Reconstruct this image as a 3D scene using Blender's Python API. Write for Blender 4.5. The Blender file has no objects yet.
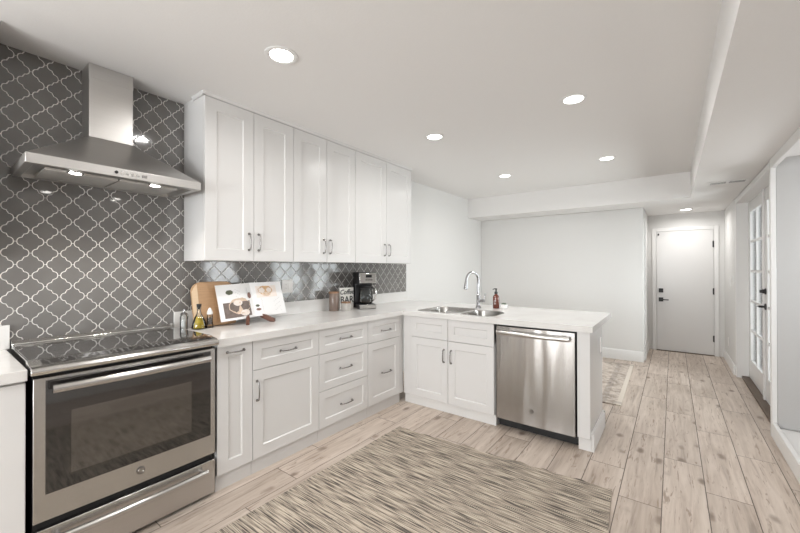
import bpy, bmesh, math, random
from math import sin, cos, pi, radians as R
from mathutils import Vector, Matrix
random.seed(7)
S = bpy.context.scene
COL = S.collection

# ------------------------------------------------------------------ camera
cam_d = bpy.data.cameras.new('camera')
cam = bpy.data.objects.new('camera', cam_d)
COL.objects.link(cam)
cam_d.sensor_width = 36.0
cam_d.sensor_fit = 'HORIZONTAL'
cam_d.lens = 36.0 * 361.075 / 800.0
cam_d.clip_start = 0.02
yaw, pitch, roll = 0.6466, 0.0045, -0.0016
fwd = Vector((cos(pitch) * cos(yaw), cos(pitch) * sin(yaw), sin(pitch)))
rgt = Vector((sin(yaw), -cos(yaw), 0))
upv = rgt.cross(fwd)
M3 = Matrix((rgt, upv, -fwd)).transposed() @ Matrix.Rotation(roll, 3, 'Z')
cam.matrix_world = Matrix.Translation((-0.282, -2.786, 1.334)) @ M3.to_4x4()
S.camera = cam

# ------------------------------------------------------------------ world, exposure, lights
world = bpy.data.worlds.new('daylight')
S.world = world
world.use_nodes = True
bg = world.node_tree.nodes['Background']
bg.inputs[0].default_value = (0.93, 0.97, 1.0, 1)
bg.inputs[1].default_value = 4.5
S.view_settings.view_transform = 'Standard'
S.view_settings.look = 'None'
S.view_settings.gamma = 1.0
S.view_settings.use_curve_mapping = False
S.view_settings.exposure = 0.15
S.cycles.max_bounces = 12
S.cycles.diffuse_bounces = 7
S.cycles.glossy_bounces = 5
S.cycles.transmission_bounces = 8
S.cycles.transparent_max_bounces = 12
S.cycles.caustics_reflective = False
S.cycles.caustics_refractive = False
S.cycles.sample_clamp_indirect = 6.0
try:
    S.cycles.use_denoising = True
except Exception:
    pass
DOWNLIGHT_W = 6.0
HALL_W = 6.0
HOOD_W = 1.2

def area_light(name, loc, rot, sx, sy, power, color=(1, 1, 1), shape='RECTANGLE', spread=pi):
    ld = bpy.data.lights.new(name, 'AREA')
    ld.shape = shape
    ld.size = sx
    if shape in ('RECTANGLE', 'ELLIPSE'):
        ld.size_y = sy
    ld.energy = power
    ld.color = color
    ld.spread = spread
    o = bpy.data.objects.new(name, ld)
    o.location = loc
    o.rotation_euler = rot
    COL.objects.link(o)
    return o
# daylight through two added, unseen windows behind the camera and the glazed doors
area_light('window_daylight', (-2.88, -1.0, 1.35), (0, R(-90), 0), 1.5, 1.0, 48, (0.98, 0.99, 1.0))
area_light('window_daylight', (-2.88, -2.4, 1.35), (0, R(-90), 0), 1.5, 1.0, 48, (0.98, 0.99, 1.0))
area_light('door_daylight', (4.75, -3.70, 1.1), (R(90), 0, 0), 1.7, 1.9, 52, (0.97, 0.99, 1.0))
area_light('added_niche_light', (3.27, -4.33, 1.45), (R(90), 0, 0), 0.56, 0.8, 6.5, (0.98, 0.99, 1.0))  # extra light at the added, unseen niche window

# ------------------------------------------------------------------ materials
MAT = {}
def newmat(name):
    m = bpy.data.materials.new(name)
    m.use_nodes = True
    MAT[name] = m
    nt = m.node_tree
    return m, nt, nt.nodes['Principled BSDF']

def pbr(name, col, rough=0.5, metal=0.0, noise=0.0, nscale=30.0, bump=0.0, spec=None, trans=0.0, ior=None, coat=0.0, emit=None, estr=0.0, stretch=None, rvar=0.0):
    m, nt, b = newmat(name)
    b.inputs['Base Color'].default_value = (*col, 1)
    b.inputs['Roughness'].default_value = rough
    b.inputs['Metallic'].default_value = metal
    if spec is not None: b.inputs['Specular IOR Level'].default_value = spec
    if trans: b.inputs['Transmission Weight'].default_value = trans
    if ior: b.inputs['IOR'].default_value = ior
    if coat: b.inputs['Coat Weight'].default_value = coat
    if emit:
        b.inputs['Emission Color'].default_value = (*emit, 1)
        b.inputs['Emission Strength'].default_value = estr
    tc = nt.nodes.new('ShaderNodeTexCoord')
    vec = tc.outputs['Object']
    if stretch:
        mp = nt.nodes.new('ShaderNodeMapping')
        mp.inputs['Scale'].default_value = stretch
        nt.links.new(vec, mp.inputs[0]); vec = mp.outputs[0]
    nz = nt.nodes.new('ShaderNodeTexNoise')
    nz.inputs['Scale'].default_value = nscale
    nz.inputs['Detail'].default_value = 4
    nt.links.new(vec, nz.inputs['Vector'])
    mx = nt.nodes.new('ShaderNodeMix'); mx.data_type = 'RGBA'
    k = max(noise, 0.004)
    mx.inputs[6].default_value = (*[max(0, c * (1 - k)) for c in col], 1)
    mx.inputs[7].default_value = (*[min(1, c * (1 + k)) for c in col], 1)
    nt.links.new(nz.outputs[0], mx.inputs[0])
    nt.links.new(mx.outputs[2], b.inputs['Base Color'])
    if bump:
        bp = nt.nodes.new('ShaderNodeBump')
        bp.inputs['Strength'].default_value = bump
        bp.inputs['Distance'].default_value = 0.002
        nt.links.new(nz.outputs[0], bp.inputs['Height'])
        nt.links.new(bp.outputs[0], b.inputs['Normal'])
    if rvar:
        mr = nt.nodes.new('ShaderNodeMapRange')
        mr.inputs[3].default_value = max(0.02, rough - rvar); mr.inputs[4].default_value = rough + rvar
        nt.links.new(nz.outputs[0], mr.inputs[0]); nt.links.new(mr.outputs[0], b.inputs['Roughness'])
    return m

WHITE = pbr('cabinet_white', (0.665, 0.658, 0.65), 0.27, noise=0.01, nscale=8, spec=0.4)
TRIMW = pbr('trim_white', (0.73, 0.725, 0.715), 0.36, noise=0.01, nscale=6)
WALL = pbr('wall_paint', (0.665, 0.66, 0.648), 0.75, noise=0.012, nscale=60, bump=0.12)
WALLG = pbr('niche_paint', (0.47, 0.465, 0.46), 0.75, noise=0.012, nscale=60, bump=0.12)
CEIL = pbr('ceiling_paint', (0.76, 0.75, 0.74), 0.85, noise=0.015, nscale=90, bump=0.25)
KICK = pbr('kick_grey', (0.62, 0.61, 0.60), 0.5)
DARKGAP = pbr('black_plastic', (0.012, 0.012, 0.013), 0.45)
BLACKM = pbr('black_metal', (0.02, 0.02, 0.021), 0.38, metal=0.3)
CHROME = pbr('chrome', (0.42, 0.42, 0.43), 0.12, metal=1.0)
PULL = pbr('pull_nickel', (0.30, 0.29, 0.285), 0.25, metal=1.0)
BRONZE = pbr('bronze_threshold', (0.12, 0.085, 0.06), 0.45, metal=0.5)
GLASSBLK = pbr('black_glass', (0.018, 0.016, 0.015), 0.05, ior=1.8)
WINGLASS = pbr('oven_window_glass', (0.040, 0.034, 0.028), 0.06, ior=2.1, noise=0.25, nscale=9)
COOK = pbr('cooktop_glass', (0.035, 0.033, 0.032), 0.035, spec=1.0, coat=0.6)
GROUT = pbr('grout', (0.86, 0.84, 0.81), 0.8, noise=0.03, nscale=80)
SINKM = pbr('sink_steel', (0.48, 0.47, 0.45), 0.26, metal=1.0)
WOODD = pbr('walnut', (0.13, 0.05, 0.028), 0.45, noise=0.3, nscale=40, stretch=(1, 6, 1))
WOODL = pbr('board_wood', (0.47, 0.29, 0.16), 0.5, noise=0.22, nscale=7, stretch=(2.0, 2, 22))
WOODP = pbr('board_pale_wood', (0.74, 0.56, 0.38), 0.5, noise=0.1, nscale=7, stretch=(2, 2, 22))
LIDW = pbr('lid_wood', (0.24, 0.13, 0.07), 0.5, noise=0.2, nscale=20)
PAPER = pbr('paper', (0.82, 0.82, 0.82), 0.45, noise=0.01)
INK = pbr('ink_grey', (0.42, 0.42, 0.42), 0.7)
INKB = pbr('ink_black', (0.02, 0.02, 0.02), 0.6)
PBROWN = pbr('photo_brown', (0.16, 0.125, 0.11), 0.4, noise=0.5, nscale=40)
PFOOD = pbr('photo_bread', (0.66, 0.52, 0.40), 0.4, noise=0.45, nscale=45)
PCREAM = pbr('photo_cream', (0.80, 0.72, 0.66), 0.4, noise=0.15, nscale=40)
PORNG = pbr('photo_orange', (0.52, 0.33, 0.17), 0.4, noise=0.45, nscale=60)
PGREEN = pbr('photo_green', (0.11, 0.12, 0.08), 0.5, noise=0.5, nscale=120)
PRED = pbr('photo_red', (0.22, 0.12, 0.10), 0.5, noise=0.4, nscale=120)
SALT = pbr('salt', (0.85, 0.84, 0.82), 0.8, noise=0.1, nscale=300)
PEPPER = pbr('pepper', (0.16, 0.13, 0.12), 0.8, noise=0.7, nscale=400)
AMBER = pbr('amber_plastic', (0.12, 0.025, 0.012), 0.12, coat=0.5)
LEAF = pbr('succulent_leaf', (0.16, 0.20, 0.15), 0.55, noise=0.2, nscale=30)
CERAM = pbr('white_ceramic', (0.80, 0.79, 0.77), 0.25)
PLAST = pbr('white_plastic', (0.78, 0.77, 0.75), 0.35)
CANIS = pbr('canister_brown', (0.20, 0.15, 0.125), 0.2, noise=0.2, nscale=12)
COFFEE = pbr('dark_coffee', (0.02, 0.012, 0.008), 0.2)
LCD = pbr('display_black', (0.01, 0.012, 0.014), 0.1)
MARK = pbr('panel_marking', (0.42, 0.42, 0.42), 0.5)
BADGE = pbr('badge_grey', (0.50, 0.50, 0.50), 0.25, metal=0.8)
LENS = pbr('lamp_lens', (1, 1, 1), 0.4, emit=(1.0, 0.97, 0.93), estr=9.0)
SIGNW = pbr('sign_white', (0.80, 0.78, 0.74), 0.6)
TILE = None

def steel(name, col=(0.56, 0.545, 0.525), rough=0.27, aniso=0.75, axis='X', wav=0.0, rot=0.0):
    """brushed stainless: fine lines along one axis, slight waviness"""
    m, nt, b = newmat(name)
    b.inputs['Metallic'].default_value = 1.0
    b.inputs['Roughness'].default_value = rough
    b.inputs['Anisotropic'].default_value = aniso
    b.inputs['Anisotropic Rotation'].default_value = rot
    tc = nt.nodes.new('ShaderNodeTexCoord')
    mp = nt.nodes.new('ShaderNodeMapping')
    sc = {'X': (1.2, 60, 260), 'Y': (60, 1.2, 260), 'Z': (260, 260, 1.2)}[axis]
    mp.inputs['Scale'].default_value = sc
    nt.links.new(tc.outputs['Object'], mp.inputs[0])
    nz = nt.nodes.new('ShaderNodeTexNoise'); nz.inputs['Scale'].default_value = 2.0; nz.inputs['Detail'].default_value = 3
    nt.links.new(mp.outputs[0], nz.inputs['Vector'])
    mx = nt.nodes.new('ShaderNodeMix'); mx.data_type = 'RGBA'
    mx.inputs[6].default_value = (*[c * 0.93 for c in col], 1)
    mx.inputs[7].default_value = (*[c * 1.05 for c in col], 1)
    nt.links.new(nz.outputs[0], mx.inputs[0]); nt.links.new(mx.outputs[2], b.inputs['Base Color'])
    if wav:
        n2 = nt.nodes.new('ShaderNodeTexNoise'); n2.inputs['Scale'].default_value = 1.0; n2.inputs['Detail'].default_value = 1
        m2 = nt.nodes.new('ShaderNodeMapping'); m2.inputs['Scale'].default_value = (7, 7, 1.1)
        nt.links.new(tc.outputs['Object'], m2.inputs[0]); nt.links.new(m2.outputs[0], n2.inputs['Vector'])
        bp = nt.nodes.new('ShaderNodeBump'); bp.inputs['Strength'].default_value = 1.0; bp.inputs['Distance'].default_value = wav
        nt.links.new(n2.outputs[0], bp.inputs['Height']); nt.links.new(bp.outputs[0], b.inputs['Normal'])
    return m
STEEL = steel('stainless_steel', rot=0.25, wav=0.0015)
STEELW = steel('stainless_dishwasher', col=(0.45, 0.435, 0.418), rough=0.22, aniso=0.85, wav=0.010, rot=0.25)
STEELH = steel('stainless_hood', col=(0.60, 0.585, 0.565), rough=0.36, aniso=0.3)
STEELB = pbr('polished_steel', (0.66, 0.65, 0.63), 0.16, metal=1.0)

def glass_pane():
    m, nt, b = newmat('window_glass')
    nt.nodes.remove(b)
    tr = nt.nodes.new('ShaderNodeBsdfTransparent'); tr.inputs[0].default_value = (0.96, 0.98, 0.98, 1)
    gl = nt.nodes.new('ShaderNodeBsdfGlossy'); gl.inputs['Roughness'].default_value = 0.02
    fr = nt.nodes.new('ShaderNodeFresnel'); fr.inputs[0].default_value = 1.45
    mx = nt.nodes.new('ShaderNodeMixShader')
    nt.links.new(fr.outputs[0], mx.inputs[0]); nt.links.new(tr.outputs[0], mx.inputs[1]); nt.links.new(gl.outputs[0], mx.inputs[2])
    nt.links.new(mx.outputs[0], nt.nodes['Material Output'].inputs[0])
    return m
PANE = glass_pane()
def thin_glass(name, tint, fac=1.0):
    m, nt, b = newmat(name)
    nt.nodes.remove(b)
    tr = nt.nodes.new('ShaderNodeBsdfTransparent'); tr.inputs[0].default_value = (*tint, 1)
    gl = nt.nodes.new('ShaderNodeBsdfGlossy'); gl.inputs['Roughness'].default_value = 0.03
    fr = nt.nodes.new('ShaderNodeFresnel'); fr.inputs[0].default_value = 1.30
    mx = nt.nodes.new('ShaderNodeMixShader')
    nt.links.new(fr.outputs[0], mx.inputs[0]); nt.links.new(tr.outputs[0], mx.inputs[1]); nt.links.new(gl.outputs[0], mx.inputs[2])
    nt.links.new(mx.outputs[0], nt.nodes['Material Output'].inputs[0])
    return m
GLASS = thin_glass('clear_glass', (0.95, 0.96, 0.96))
OIL = pbr('olive_oil', (0.62, 0.44, 0.035), 0.10, noise=0.6, nscale=38, coat=0.6, trans=0.25, ior=1.3)

# expression helper for node maths
class E_:
    def __init__(s, nt, sock): s.nt, s.s = nt, sock
    def _op(s, op, o=None, o3=None):
        n = s.nt.nodes.new('ShaderNodeMath'); n.operation = op
        s.nt.links.new(s.s, n.inputs[0])
        for i, q in ((1, o), (2, o3)):
            if q is None: continue
            if isinstance(q, E_): s.nt.links.new(q.s, n.inputs[i])
            else: n.inputs[i].default_value = q
        return E_(s.nt, n.outputs[0])
    def __add__(s, o): return s._op('ADD', o)
    def __sub__(s, o): return s._op('SUBTRACT', o)
    def __mul__(s, o): return s._op('MULTIPLY', o)
    def floor(s): return s._op('FLOOR')
    def frac(s): return s._op('FRACT')
    def abs(s): return s._op('ABSOLUTE')
    def lt(s, o): return s._op('LESS_THAN', o)
    def gt(s, o): return s._op('GREATER_THAN', o)
    def mx(s, o): return s._op('MAXIMUM', o)
    def mn(s, o): return s._op('MINIMUM', o)
    def pw(s, o): return s._op('POWER', o)

def nmix(nt, fac, a, b, mode='MIX'):
    n = nt.nodes.new('ShaderNodeMix'); n.data_type = 'RGBA'; n.blend_type = mode
    for i, q in ((0, fac), (6, a), (7, b)):
        if isinstance(q, E_): nt.links.new(q.s, n.inputs[i])
        elif hasattr(q, 'links'): nt.links.new(q, n.inputs[i])
        elif i == 0: n.inputs[0].default_value = q
        else: n.inputs[i].default_value = (*q, 1)
    return n.outputs[2]
def comb(nt, x, y, z):
    n = nt.nodes.new('ShaderNodeCombineXYZ')
    for i, q in enumerate((x, y, z)):
        if isinstance(q, E_): nt.links.new(q.s, n.inputs[i])
        else: n.inputs[i].default_value = q
    return n.outputs[0]
def noise(nt, vec, scale, detail=4, rough=0.5, dist=0.0):
    n = nt.nodes.new('ShaderNodeTexNoise')
    n.inputs['Scale'].default_value = scale; n.inputs['Detail'].default_value = detail
    n.inputs['Roughness'].default_value = rough; n.inputs['Distortion'].default_value = dist
    nt.links.new(vec, n.inputs['Vector'])
    return E_(nt, n.outputs[0])
def ramp(nt, e, stops):
    n = nt.nodes.new('ShaderNodeValToRGB')
    cr = n.color_ramp
    while len(cr.elements) < len(stops): cr.elements.new(0.5)
    for el, (p, c) in zip(cr.elements, stops):
        el.position = p; el.color = (*c, 1)
    nt.links.new(e.s, n.inputs[0])
    return n.outputs[0]
def sepxyz(nt):
    tc = nt.nodes.new('ShaderNodeTexCoord'); s = nt.nodes.new('ShaderNodeSeparateXYZ')
    nt.links.new(tc.outputs['Object'], s.inputs[0])
    return E_(nt, s.outputs[0]), E_(nt, s.outputs[1]), E_(nt, s.outputs[2]), tc.outputs['Object']

def floor_mat():
    m, nt, b = newmat('wood_look_plank_tile')
    x, y, z, co = sepxyz(nt)
    v = (y * -1.0 - 2.527) * (1 / 0.2058)
    row = v.floor(); fv = v.frac()
    u = (x - 3.215 + row * 0.3436) * (1 / 1.031)
    colm = u.floor(); fu = u.frac()
    wn = nt.nodes.new('ShaderNodeTexWhiteNoise'); wn.noise_dimensions = '3D'
    nt.links.new(comb(nt, row, colm, 3.7), wn.inputs[0])
    rnd = E_(nt, wn.outputs[0])
    sc = nt.nodes.new('ShaderNodeSeparateColor'); nt.links.new(wn.outputs[1], sc.inputs[0])
    r2, r3 = E_(nt, sc.outputs[0]), E_(nt, sc.outputs[1])
    # plank-local coordinates, shifted at random per plank
    px = x + r2 * 37.0; py = y + r3 * 53.0
    grain = noise(nt, comb(nt, px * 2.0, py * 26.0, rnd), 1.0, 6, 0.6, 0.6)
    blot = noise(nt, comb(nt, px * 2.6, py * 6.0, rnd), 1.0, 3, 0.5, 0.3)
    base = ramp(nt, grain, [(0.27, (0.17, 0.135, 0.11)), (0.41, (0.40, 0.335, 0.285)), (0.58, (0.53, 0.465, 0.41)), (0.8, (0.64, 0.575, 0.52))])
    pale = nmix(nt, (blot - 0.35) * 1.6, (0.36, 0.305, 0.262), (0.60, 0.535, 0.48))
    base = nmix(nt, 0.4, base, pale)
    tone = nmix(nt, rnd, (1.0, 0.97, 0.94), (1.24, 1.22, 1.20))
    base = nmix(nt, 1.0, base, tone, 'MULTIPLY')
    # knots: few round dark spots with a ring
    vo = nt.nodes.new('ShaderNodeTexVoronoi'); vo.inputs['Scale'].default_value = 1.0
    vo.inputs['Randomness'].default_value = 0.9
    wob = noise(nt, comb(nt, px * 14.0, py * 14.0, 1.0), 1.0, 2)
    nt.links.new(comb(nt, px * 3.2, py * 6.6, 0.5), vo.inputs['Vector'])
    dist = E_(nt, vo.outputs['Distance']) + (wob - 0.5) * 0.22
    sk = nt.nodes.new('ShaderNodeSeparateColor'); nt.links.new(vo.outputs['Color'], sk.inputs[0])
    has = E_(nt, sk.outputs[0]).gt(0.36)
    mr = nt.nodes.new('ShaderNodeMapRange'); mr.interpolation_type = 'SMOOTHSTEP'
    nt.links.new(dist.s, mr.inputs[0]); mr.inputs[1].default_value = 0.22; mr.inputs[2].default_value = 0.05
    mr.inputs[3].default_value = 0.0; mr.inputs[4].default_value = 0.92
    knot = E_(nt, mr.outputs[0]) * has
    base = nmix(nt, knot, base, (0.20, 0.145, 0.11))
    # thin dark cracks along the grain
    crk = noise(nt, comb(nt, px * 5.0, py * 42.0, 9.0), 1.0, 3, 0.6, 1.2)
    crack = (crk - 0.585).mx(0.0) * 8.0
    base = nmix(nt, crack.mn(0.75), base, (0.25, 0.18, 0.13))
    gl = (fv - 0.5).abs().gt(0.5 - 0.011)
    ge = (fu - 0.5).abs().gt(0.5 - 0.0022)
    gap = gl.mx(ge)
    base = nmix(nt, gap, base, (0.11, 0.085, 0.065))
    nt.links.new(base, b.inputs['Base Color'])
    b.inputs['Roughness'].default_value = 0.42
    bp = nt.nodes.new('ShaderNodeBump'); bp.inputs['Distance'].default_value = 0.0015; bp.inputs['Strength'].default_value = 0.6
    h = grain * 0.3 - gap * 1.0
    nt.links.new(h.s, bp.inputs['Height']); nt.links.new(bp.outputs[0], b.inputs['Normal'])
    return m
FLOORM = floor_mat()

def rug_mat():
    m, nt, b = newmat('woven_striped_rug')
    x, y, z, co = sepxyz(nt)
    jag = noise(nt, comb(nt, x * 60.0, y * 9.0, 0.0), 1.0, 2)
    s1 = noise(nt, comb(nt, x * 140.0, y * 5.0, 0.0), 1.0, 2, 0.5)
    s2 = noise(nt, comb(nt, x * 320.0, y * 10.0, 4.0), 1.0, 3, 0.6)
    big = noise(nt, comb(nt, x * 9.0, y * 1.0, 2.0), 1.0, 2)
    e = s1 * 0.85 + s2 * 0.50 + (big - 0.5) * 0.06 - 0.165
    c = ramp(nt, e, [(0.37, (0.08, 0.070, 0.062)), (0.45, (0.19, 0.165, 0.14)), (0.52, (0.36, 0.305, 0.25)), (0.60, (0.51, 0.44, 0.355)), (0.72, (0.60, 0.53, 0.44))])
    # little cream dotted picks
    dots = (y * 95.0).frac().gt(0.5) * (x * 17.0 + jag * 0.6).frac().gt(0.86)
    c = nmix(nt, dots * 0.5, c, (0.62, 0.56, 0.46))
    nt.links.new(c, b.inputs['Base Color'])
    b.inputs['Roughness'].default_value = 0.95
    b.inputs['Specular IOR Level'].default_value = 0.1
    bp = nt.nodes.new('ShaderNodeBump'); bp.inputs['Distance'].default_value = 0.004; bp.inputs['Strength'].default_value = 0.8
    rib = (x * 120.0).frac()
    h = s2 + rib * 0.2
    nt.links.new(h.s, bp.inputs['Height']); nt.links.new(bp.outputs[0], b.inputs['Normal'])
    return m
RUG = rug_mat()

def rug2_mat():
    m, nt, b = newmat('distressed_rug')
    x, y, z, co = sepxyz(nt)
    n1 = noise(nt, comb(nt, x * 4.0, y * 4.0, 0.0), 1.0, 6, 0.75, 1.5)
    n2 = noise(nt, comb(nt, x * 16.0, y * 16.0, 3.0), 1.0, 4, 0.7, 0.6)
    c = ramp(nt, n1 * 0.55 + n2 * 0.5, [(0.40, (0.20, 0.17, 0.15)), (0.50, (0.42, 0.36, 0.31)), (0.60, (0.58, 0.51, 0.45)), (0.7, (0.66, 0.60, 0.53))])
    edge = x.abs().gt(0.96).mx(y.abs().gt(0.56))
    c = nmix(nt, edge, c, (0.62, 0.56, 0.49))
    band = (x.abs() - 0.84).abs().lt(0.03).mx((y.abs() - 0.44).abs().lt(0.03))
    c = nmix(nt, band * 0.35, c, (0.22, 0.19, 0.17))
    nt.links.new(c, b.inputs['Base Color'])
    b.inputs['Roughness'].default_value = 0.95
    return m
RUG2 = rug2_mat()

def tile_mat():
    m, nt, b = newmat('grey_glazed_tile')
    x, y, z, co = sepxyz(nt)
    n = noise(nt, co, 5.0, 3)
    c = ramp(nt, n, [(0.3, (0.150, 0.143, 0.136)), (0.7, (0.185, 0.177, 0.169))])
    nt.links.new(c, b.inputs['Base Color'])
    b.inputs['Roughness'].default_value = 0.08
    b.inputs['Specular IOR Level'].default_value = 0.7
    n2 = noise(nt, co, 14.0, 2)
    bp = nt.nodes.new('ShaderNodeBump'); bp.inputs['Distance'].default_value = 0.0006; bp.inputs['Strength'].default_value = 0.5
    nt.links.new(n2.s, bp.inputs['Height']); nt.links.new(bp.outputs[0], b.inputs['Normal'])
    return m
TILE = tile_mat()

def quartz_mat():
    m, nt, b = newmat('white_quartz')
    x, y, z, co = sepxyz(nt)
    n = noise(nt, co, 3.0, 6, 0.6, 1.5)
    n2 = noise(nt, co, 180.0, 2)
    c = ramp(nt, n * 0.8 + n2 * 0.2, [(0.35, (0.66, 0.645, 0.625)), (0.5, (0.70, 0.69, 0.675)), (0.8, (0.72, 0.71, 0.70))])
    nt.links.new(c, b.inputs['Base Color'])
    b.inputs['Roughness'].default_value = 0.16
    return m
QUARTZ = quartz_mat()

# ------------------------------------------------------------------ mesh helpers
def bm_new(): return bmesh.new()
def box(bm, x0, x1, y0, y1, z0, z1, mi=0):
    xs, ys, zs = sorted((x0, x1)), sorted((y0, y1)), sorted((z0, z1))
    v = [bm.verts.new((x, y, z)) for x in xs for y in ys for z in zs]
    for q in ((0, 1, 3, 2), (4, 6, 7, 5), (0, 4, 5, 1), (2, 3, 7, 6), (0, 2, 6, 4), (1, 5, 7, 3)):
        f = bm.faces.new([v[i] for i in q]); f.material_index = mi
    return v
def prism(bm, pts, axis, a0, a1, mi=0):
    """extrude a 2D outline (list of 2-tuples) along axis from a0 to a1"""
    def P(p, a):
        return {'X': (a, p[0], p[1]), 'Y': (p[0], a, p[1]), 'Z': (p[0], p[1], a)}[axis]
    A = [bm.verts.new(P(p, a0)) for p in pts]; B = [bm.verts.new(P(p, a1)) for p in pts]
    n = len(pts)
    for i in range(n):
        f = bm.faces.new((A[i], A[(i + 1) % n], B[(i + 1) % n], B[i])); f.material_index = mi
    for L in (A[::-1], B):
        f = bm.faces.new(L); f.material_index = mi
def lathe(bm, prof, c=(0, 0, 0), n=24, mi=0, smooth=True, axis='Z'):
    """prof: list of (r, z)"""
    rings = []
    for r, z in prof:
        if r < 1e-6:
            rings.append([bm.verts.new(_ax(0, 0, z, c, axis))])
        else:
            rings.append([bm.verts.new(_ax(r * cos(2 * pi * i / n), r * sin(2 * pi * i / n), z, c, axis)) for i in range(n)])
    for a, b in zip(rings, rings[1:]):
        for i in range(n):
            j = (i + 1) % n
            if len(a) == 1 and len(b) == 1: continue
            if len(a) == 1: vs = (a[0], b[j], b[i])
            elif len(b) == 1: vs = (a[i], a[j], b[0])
            else: vs = (a[i], a[j], b[j], b[i])
            f = bm.faces.new(vs); f.smooth = smooth; f.material_index = mi
    for rg, rev in ((rings[0], True), (rings[-1], False)):
        if len(rg) > 1:
            f = bm.faces.new(rg[::-1] if rev else rg); f.material_index = mi
def _ax(x, y, z, c, axis):
    if axis == 'Z': return (c[0] + x, c[1] + y, c[2] + z)
    if axis == 'Y': return (c[0] + x, c[1] + z, c[2] - y)
    return (c[0] + z, c[1] + x, c[2] + y)
def tube(bm, pts, r, n=10, mi=0, caps=True):
    pts = [Vector(p) for p in pts]
    rr = r if isinstance(r, (list, tuple)) else [r] * len(pts)
    rings = []
    ref = None
    for i, p in enumerate(pts):
        t = (pts[min(i + 1, len(pts) - 1)] - pts[max(i - 1, 0)]).normalized()
        if ref is None:
            ref = Vector((0, 0, 1)) if abs(t.z) < 0.9 else Vector((1, 0, 0))
        u = (ref - t * ref.dot(t)).normalized(); w = t.cross(u); ref = u
        rings.append([bm.verts.new(p + (u * cos(2 * pi * k / n) + w * sin(2 * pi * k / n)) * rr[i]) for k in range(n)])
    for a, b in zip(rings, rings[1:]):
        for k in range(n):
            f = bm.faces.new((a[k], a[(k + 1) % n], b[(k + 1) % n], b[k])); f.smooth = True; f.material_index = mi
    if caps:
        for rg in (rings[0][::-1], rings[-1]):
            f = bm.faces.new(rg); f.material_index = mi
def obj(name, bm, mats, parent=None, loc=None, rot=None, bevel=0.0, seg=2):
    bmesh.ops.recalc_face_normals(bm, faces=bm.faces[:])
    me = bpy.data.meshes.new(name); bm.to_mesh(me); bm.free()
    me.set_sharp_from_angle(angle=R(38))
    for m in (mats if isinstance(mats, (list, tuple)) else [mats]): me.materials.append(m)
    o = bpy.data.objects.new(name, me); COL.objects.link(o)
    if parent: o.parent = parent
    if loc: o.location = loc
    if rot: o.rotation_euler = rot
    if bevel:
        md = o.modifiers.new('bevel', 'BEVEL'); md.width = bevel; md.segments = seg; md.limit_method = 'ANGLE'; md.angle_limit = R(40)
    return o
def boxobj(name, b, mat, parent=None, bevel=0.0, **k):
    bm = bm_new(); box(bm, *b); return obj(name, bm, mat, parent, bevel=bevel, **k)
def thing(name, label, cat, loc=(0, 0, 0), rotz=0.0, group=None):
    o = bpy.data.objects.new(name, None); COL.objects.link(o)
    o.location = loc; o.rotation_euler = (0, 0, rotz); o.empty_display_size = 0.05
    return tag(o, label, cat, group)
def tag(o, label, cat, group=None):
    o['label'] = label; o['category'] = cat
    if group: o['group'] = group
    return o
def struct(o, label=None):
    o['kind'] = 'structure'
    if label: o['label'] = label
    return o
def sbox(name, b, mat, bevel=0.0):
    return struct(boxobj(name, b, mat, bevel=bevel))
def copy_tree(o, parent=None):
    c = o.copy(); COL.objects.link(c)
    if parent: c.parent = parent
    for ch in list(o.children): copy_tree(ch, c)
    return c
def text_obj(name, body, size, mat, parent, loc, rot, shear=0.0, extrude=0.0006, spacing=1.0, bold=0.0):
    cu = bpy.data.curves.new(name, 'FONT'); cu.body = body; cu.size = size; cu.shear = shear
    cu.extrude = extrude; cu.align_x = 'CENTER'; cu.align_y = 'CENTER'; cu.space_character = spacing; cu.offset = bold
    cu.resolution_u = 3
    t = bpy.data.objects.new(name, cu); COL.objects.link(t)
    bpy.context.view_layer.update()
    me = bpy.data.meshes.new_from_object(t)
    COL.objects.unlink(t); bpy.data.objects.remove(t)
    me.materials.clear(); me.materials.append(mat)
    o = bpy.data.objects.new(name, me); COL.objects.link(o)
    o.parent = parent; o.location = loc; o.rotation_euler = rot
    return o

# ------------------------------------------------------------------ room constants
ZC, ZS = 2.503, 2.187
XS, XF, XD = 5.343, 5.858, 6.93
YS, YH, YR = -2.963, -2.46, -3.403
XB = -3.0
# ------------------------------------------------------------------ structure
sbox('floor', (XB - 0.15, XD + 0.2, -4.6, 0.15, -0.10, 0.0), FLOORM)
bm = bm_new()
box(bm, XB - 0.15, 3.79, -4.6, 0.15, ZC, ZC + 0.12); box(bm, 3.79, XF + 0.15, -3.62, 0.15, ZC, ZC + 0.12)
box(bm, XS, XD + 0.2, YS, 0.15, ZS, ZC)                # dropped beam and hall ceiling
box(bm, XB - 0.15, 3.79, -4.6, YS, ZS, ZC); box(bm, 3.79, XD + 0.2, -3.62, YS, ZS, ZC)          # dropped ceiling on the right
box(bm, XF + 0.15, XD + 0.2, -3.62, 0.15, ZC, ZC + 0.12)
struct(obj('ceiling', bm, CEIL))
sbox('wall_left', (XB - 0.15, XF + 0.15, 0.0, 0.15, 0, ZC), WALL)
bm = bm_new()
box(bm, XF, XF + 0.14, YH, 0.0, 0, ZS)
struct(obj('wall_far', bm, WALL, bevel=0.012, seg=3))
sbox('wall_hall_left', (XF + 0.14, XD, YH, YH + 0.14, 0, ZS), WALL)
sbox('wall_hall_end', (XD, XD + 0.15, -3.553, 0.15, 0, ZS), WALL)
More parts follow.
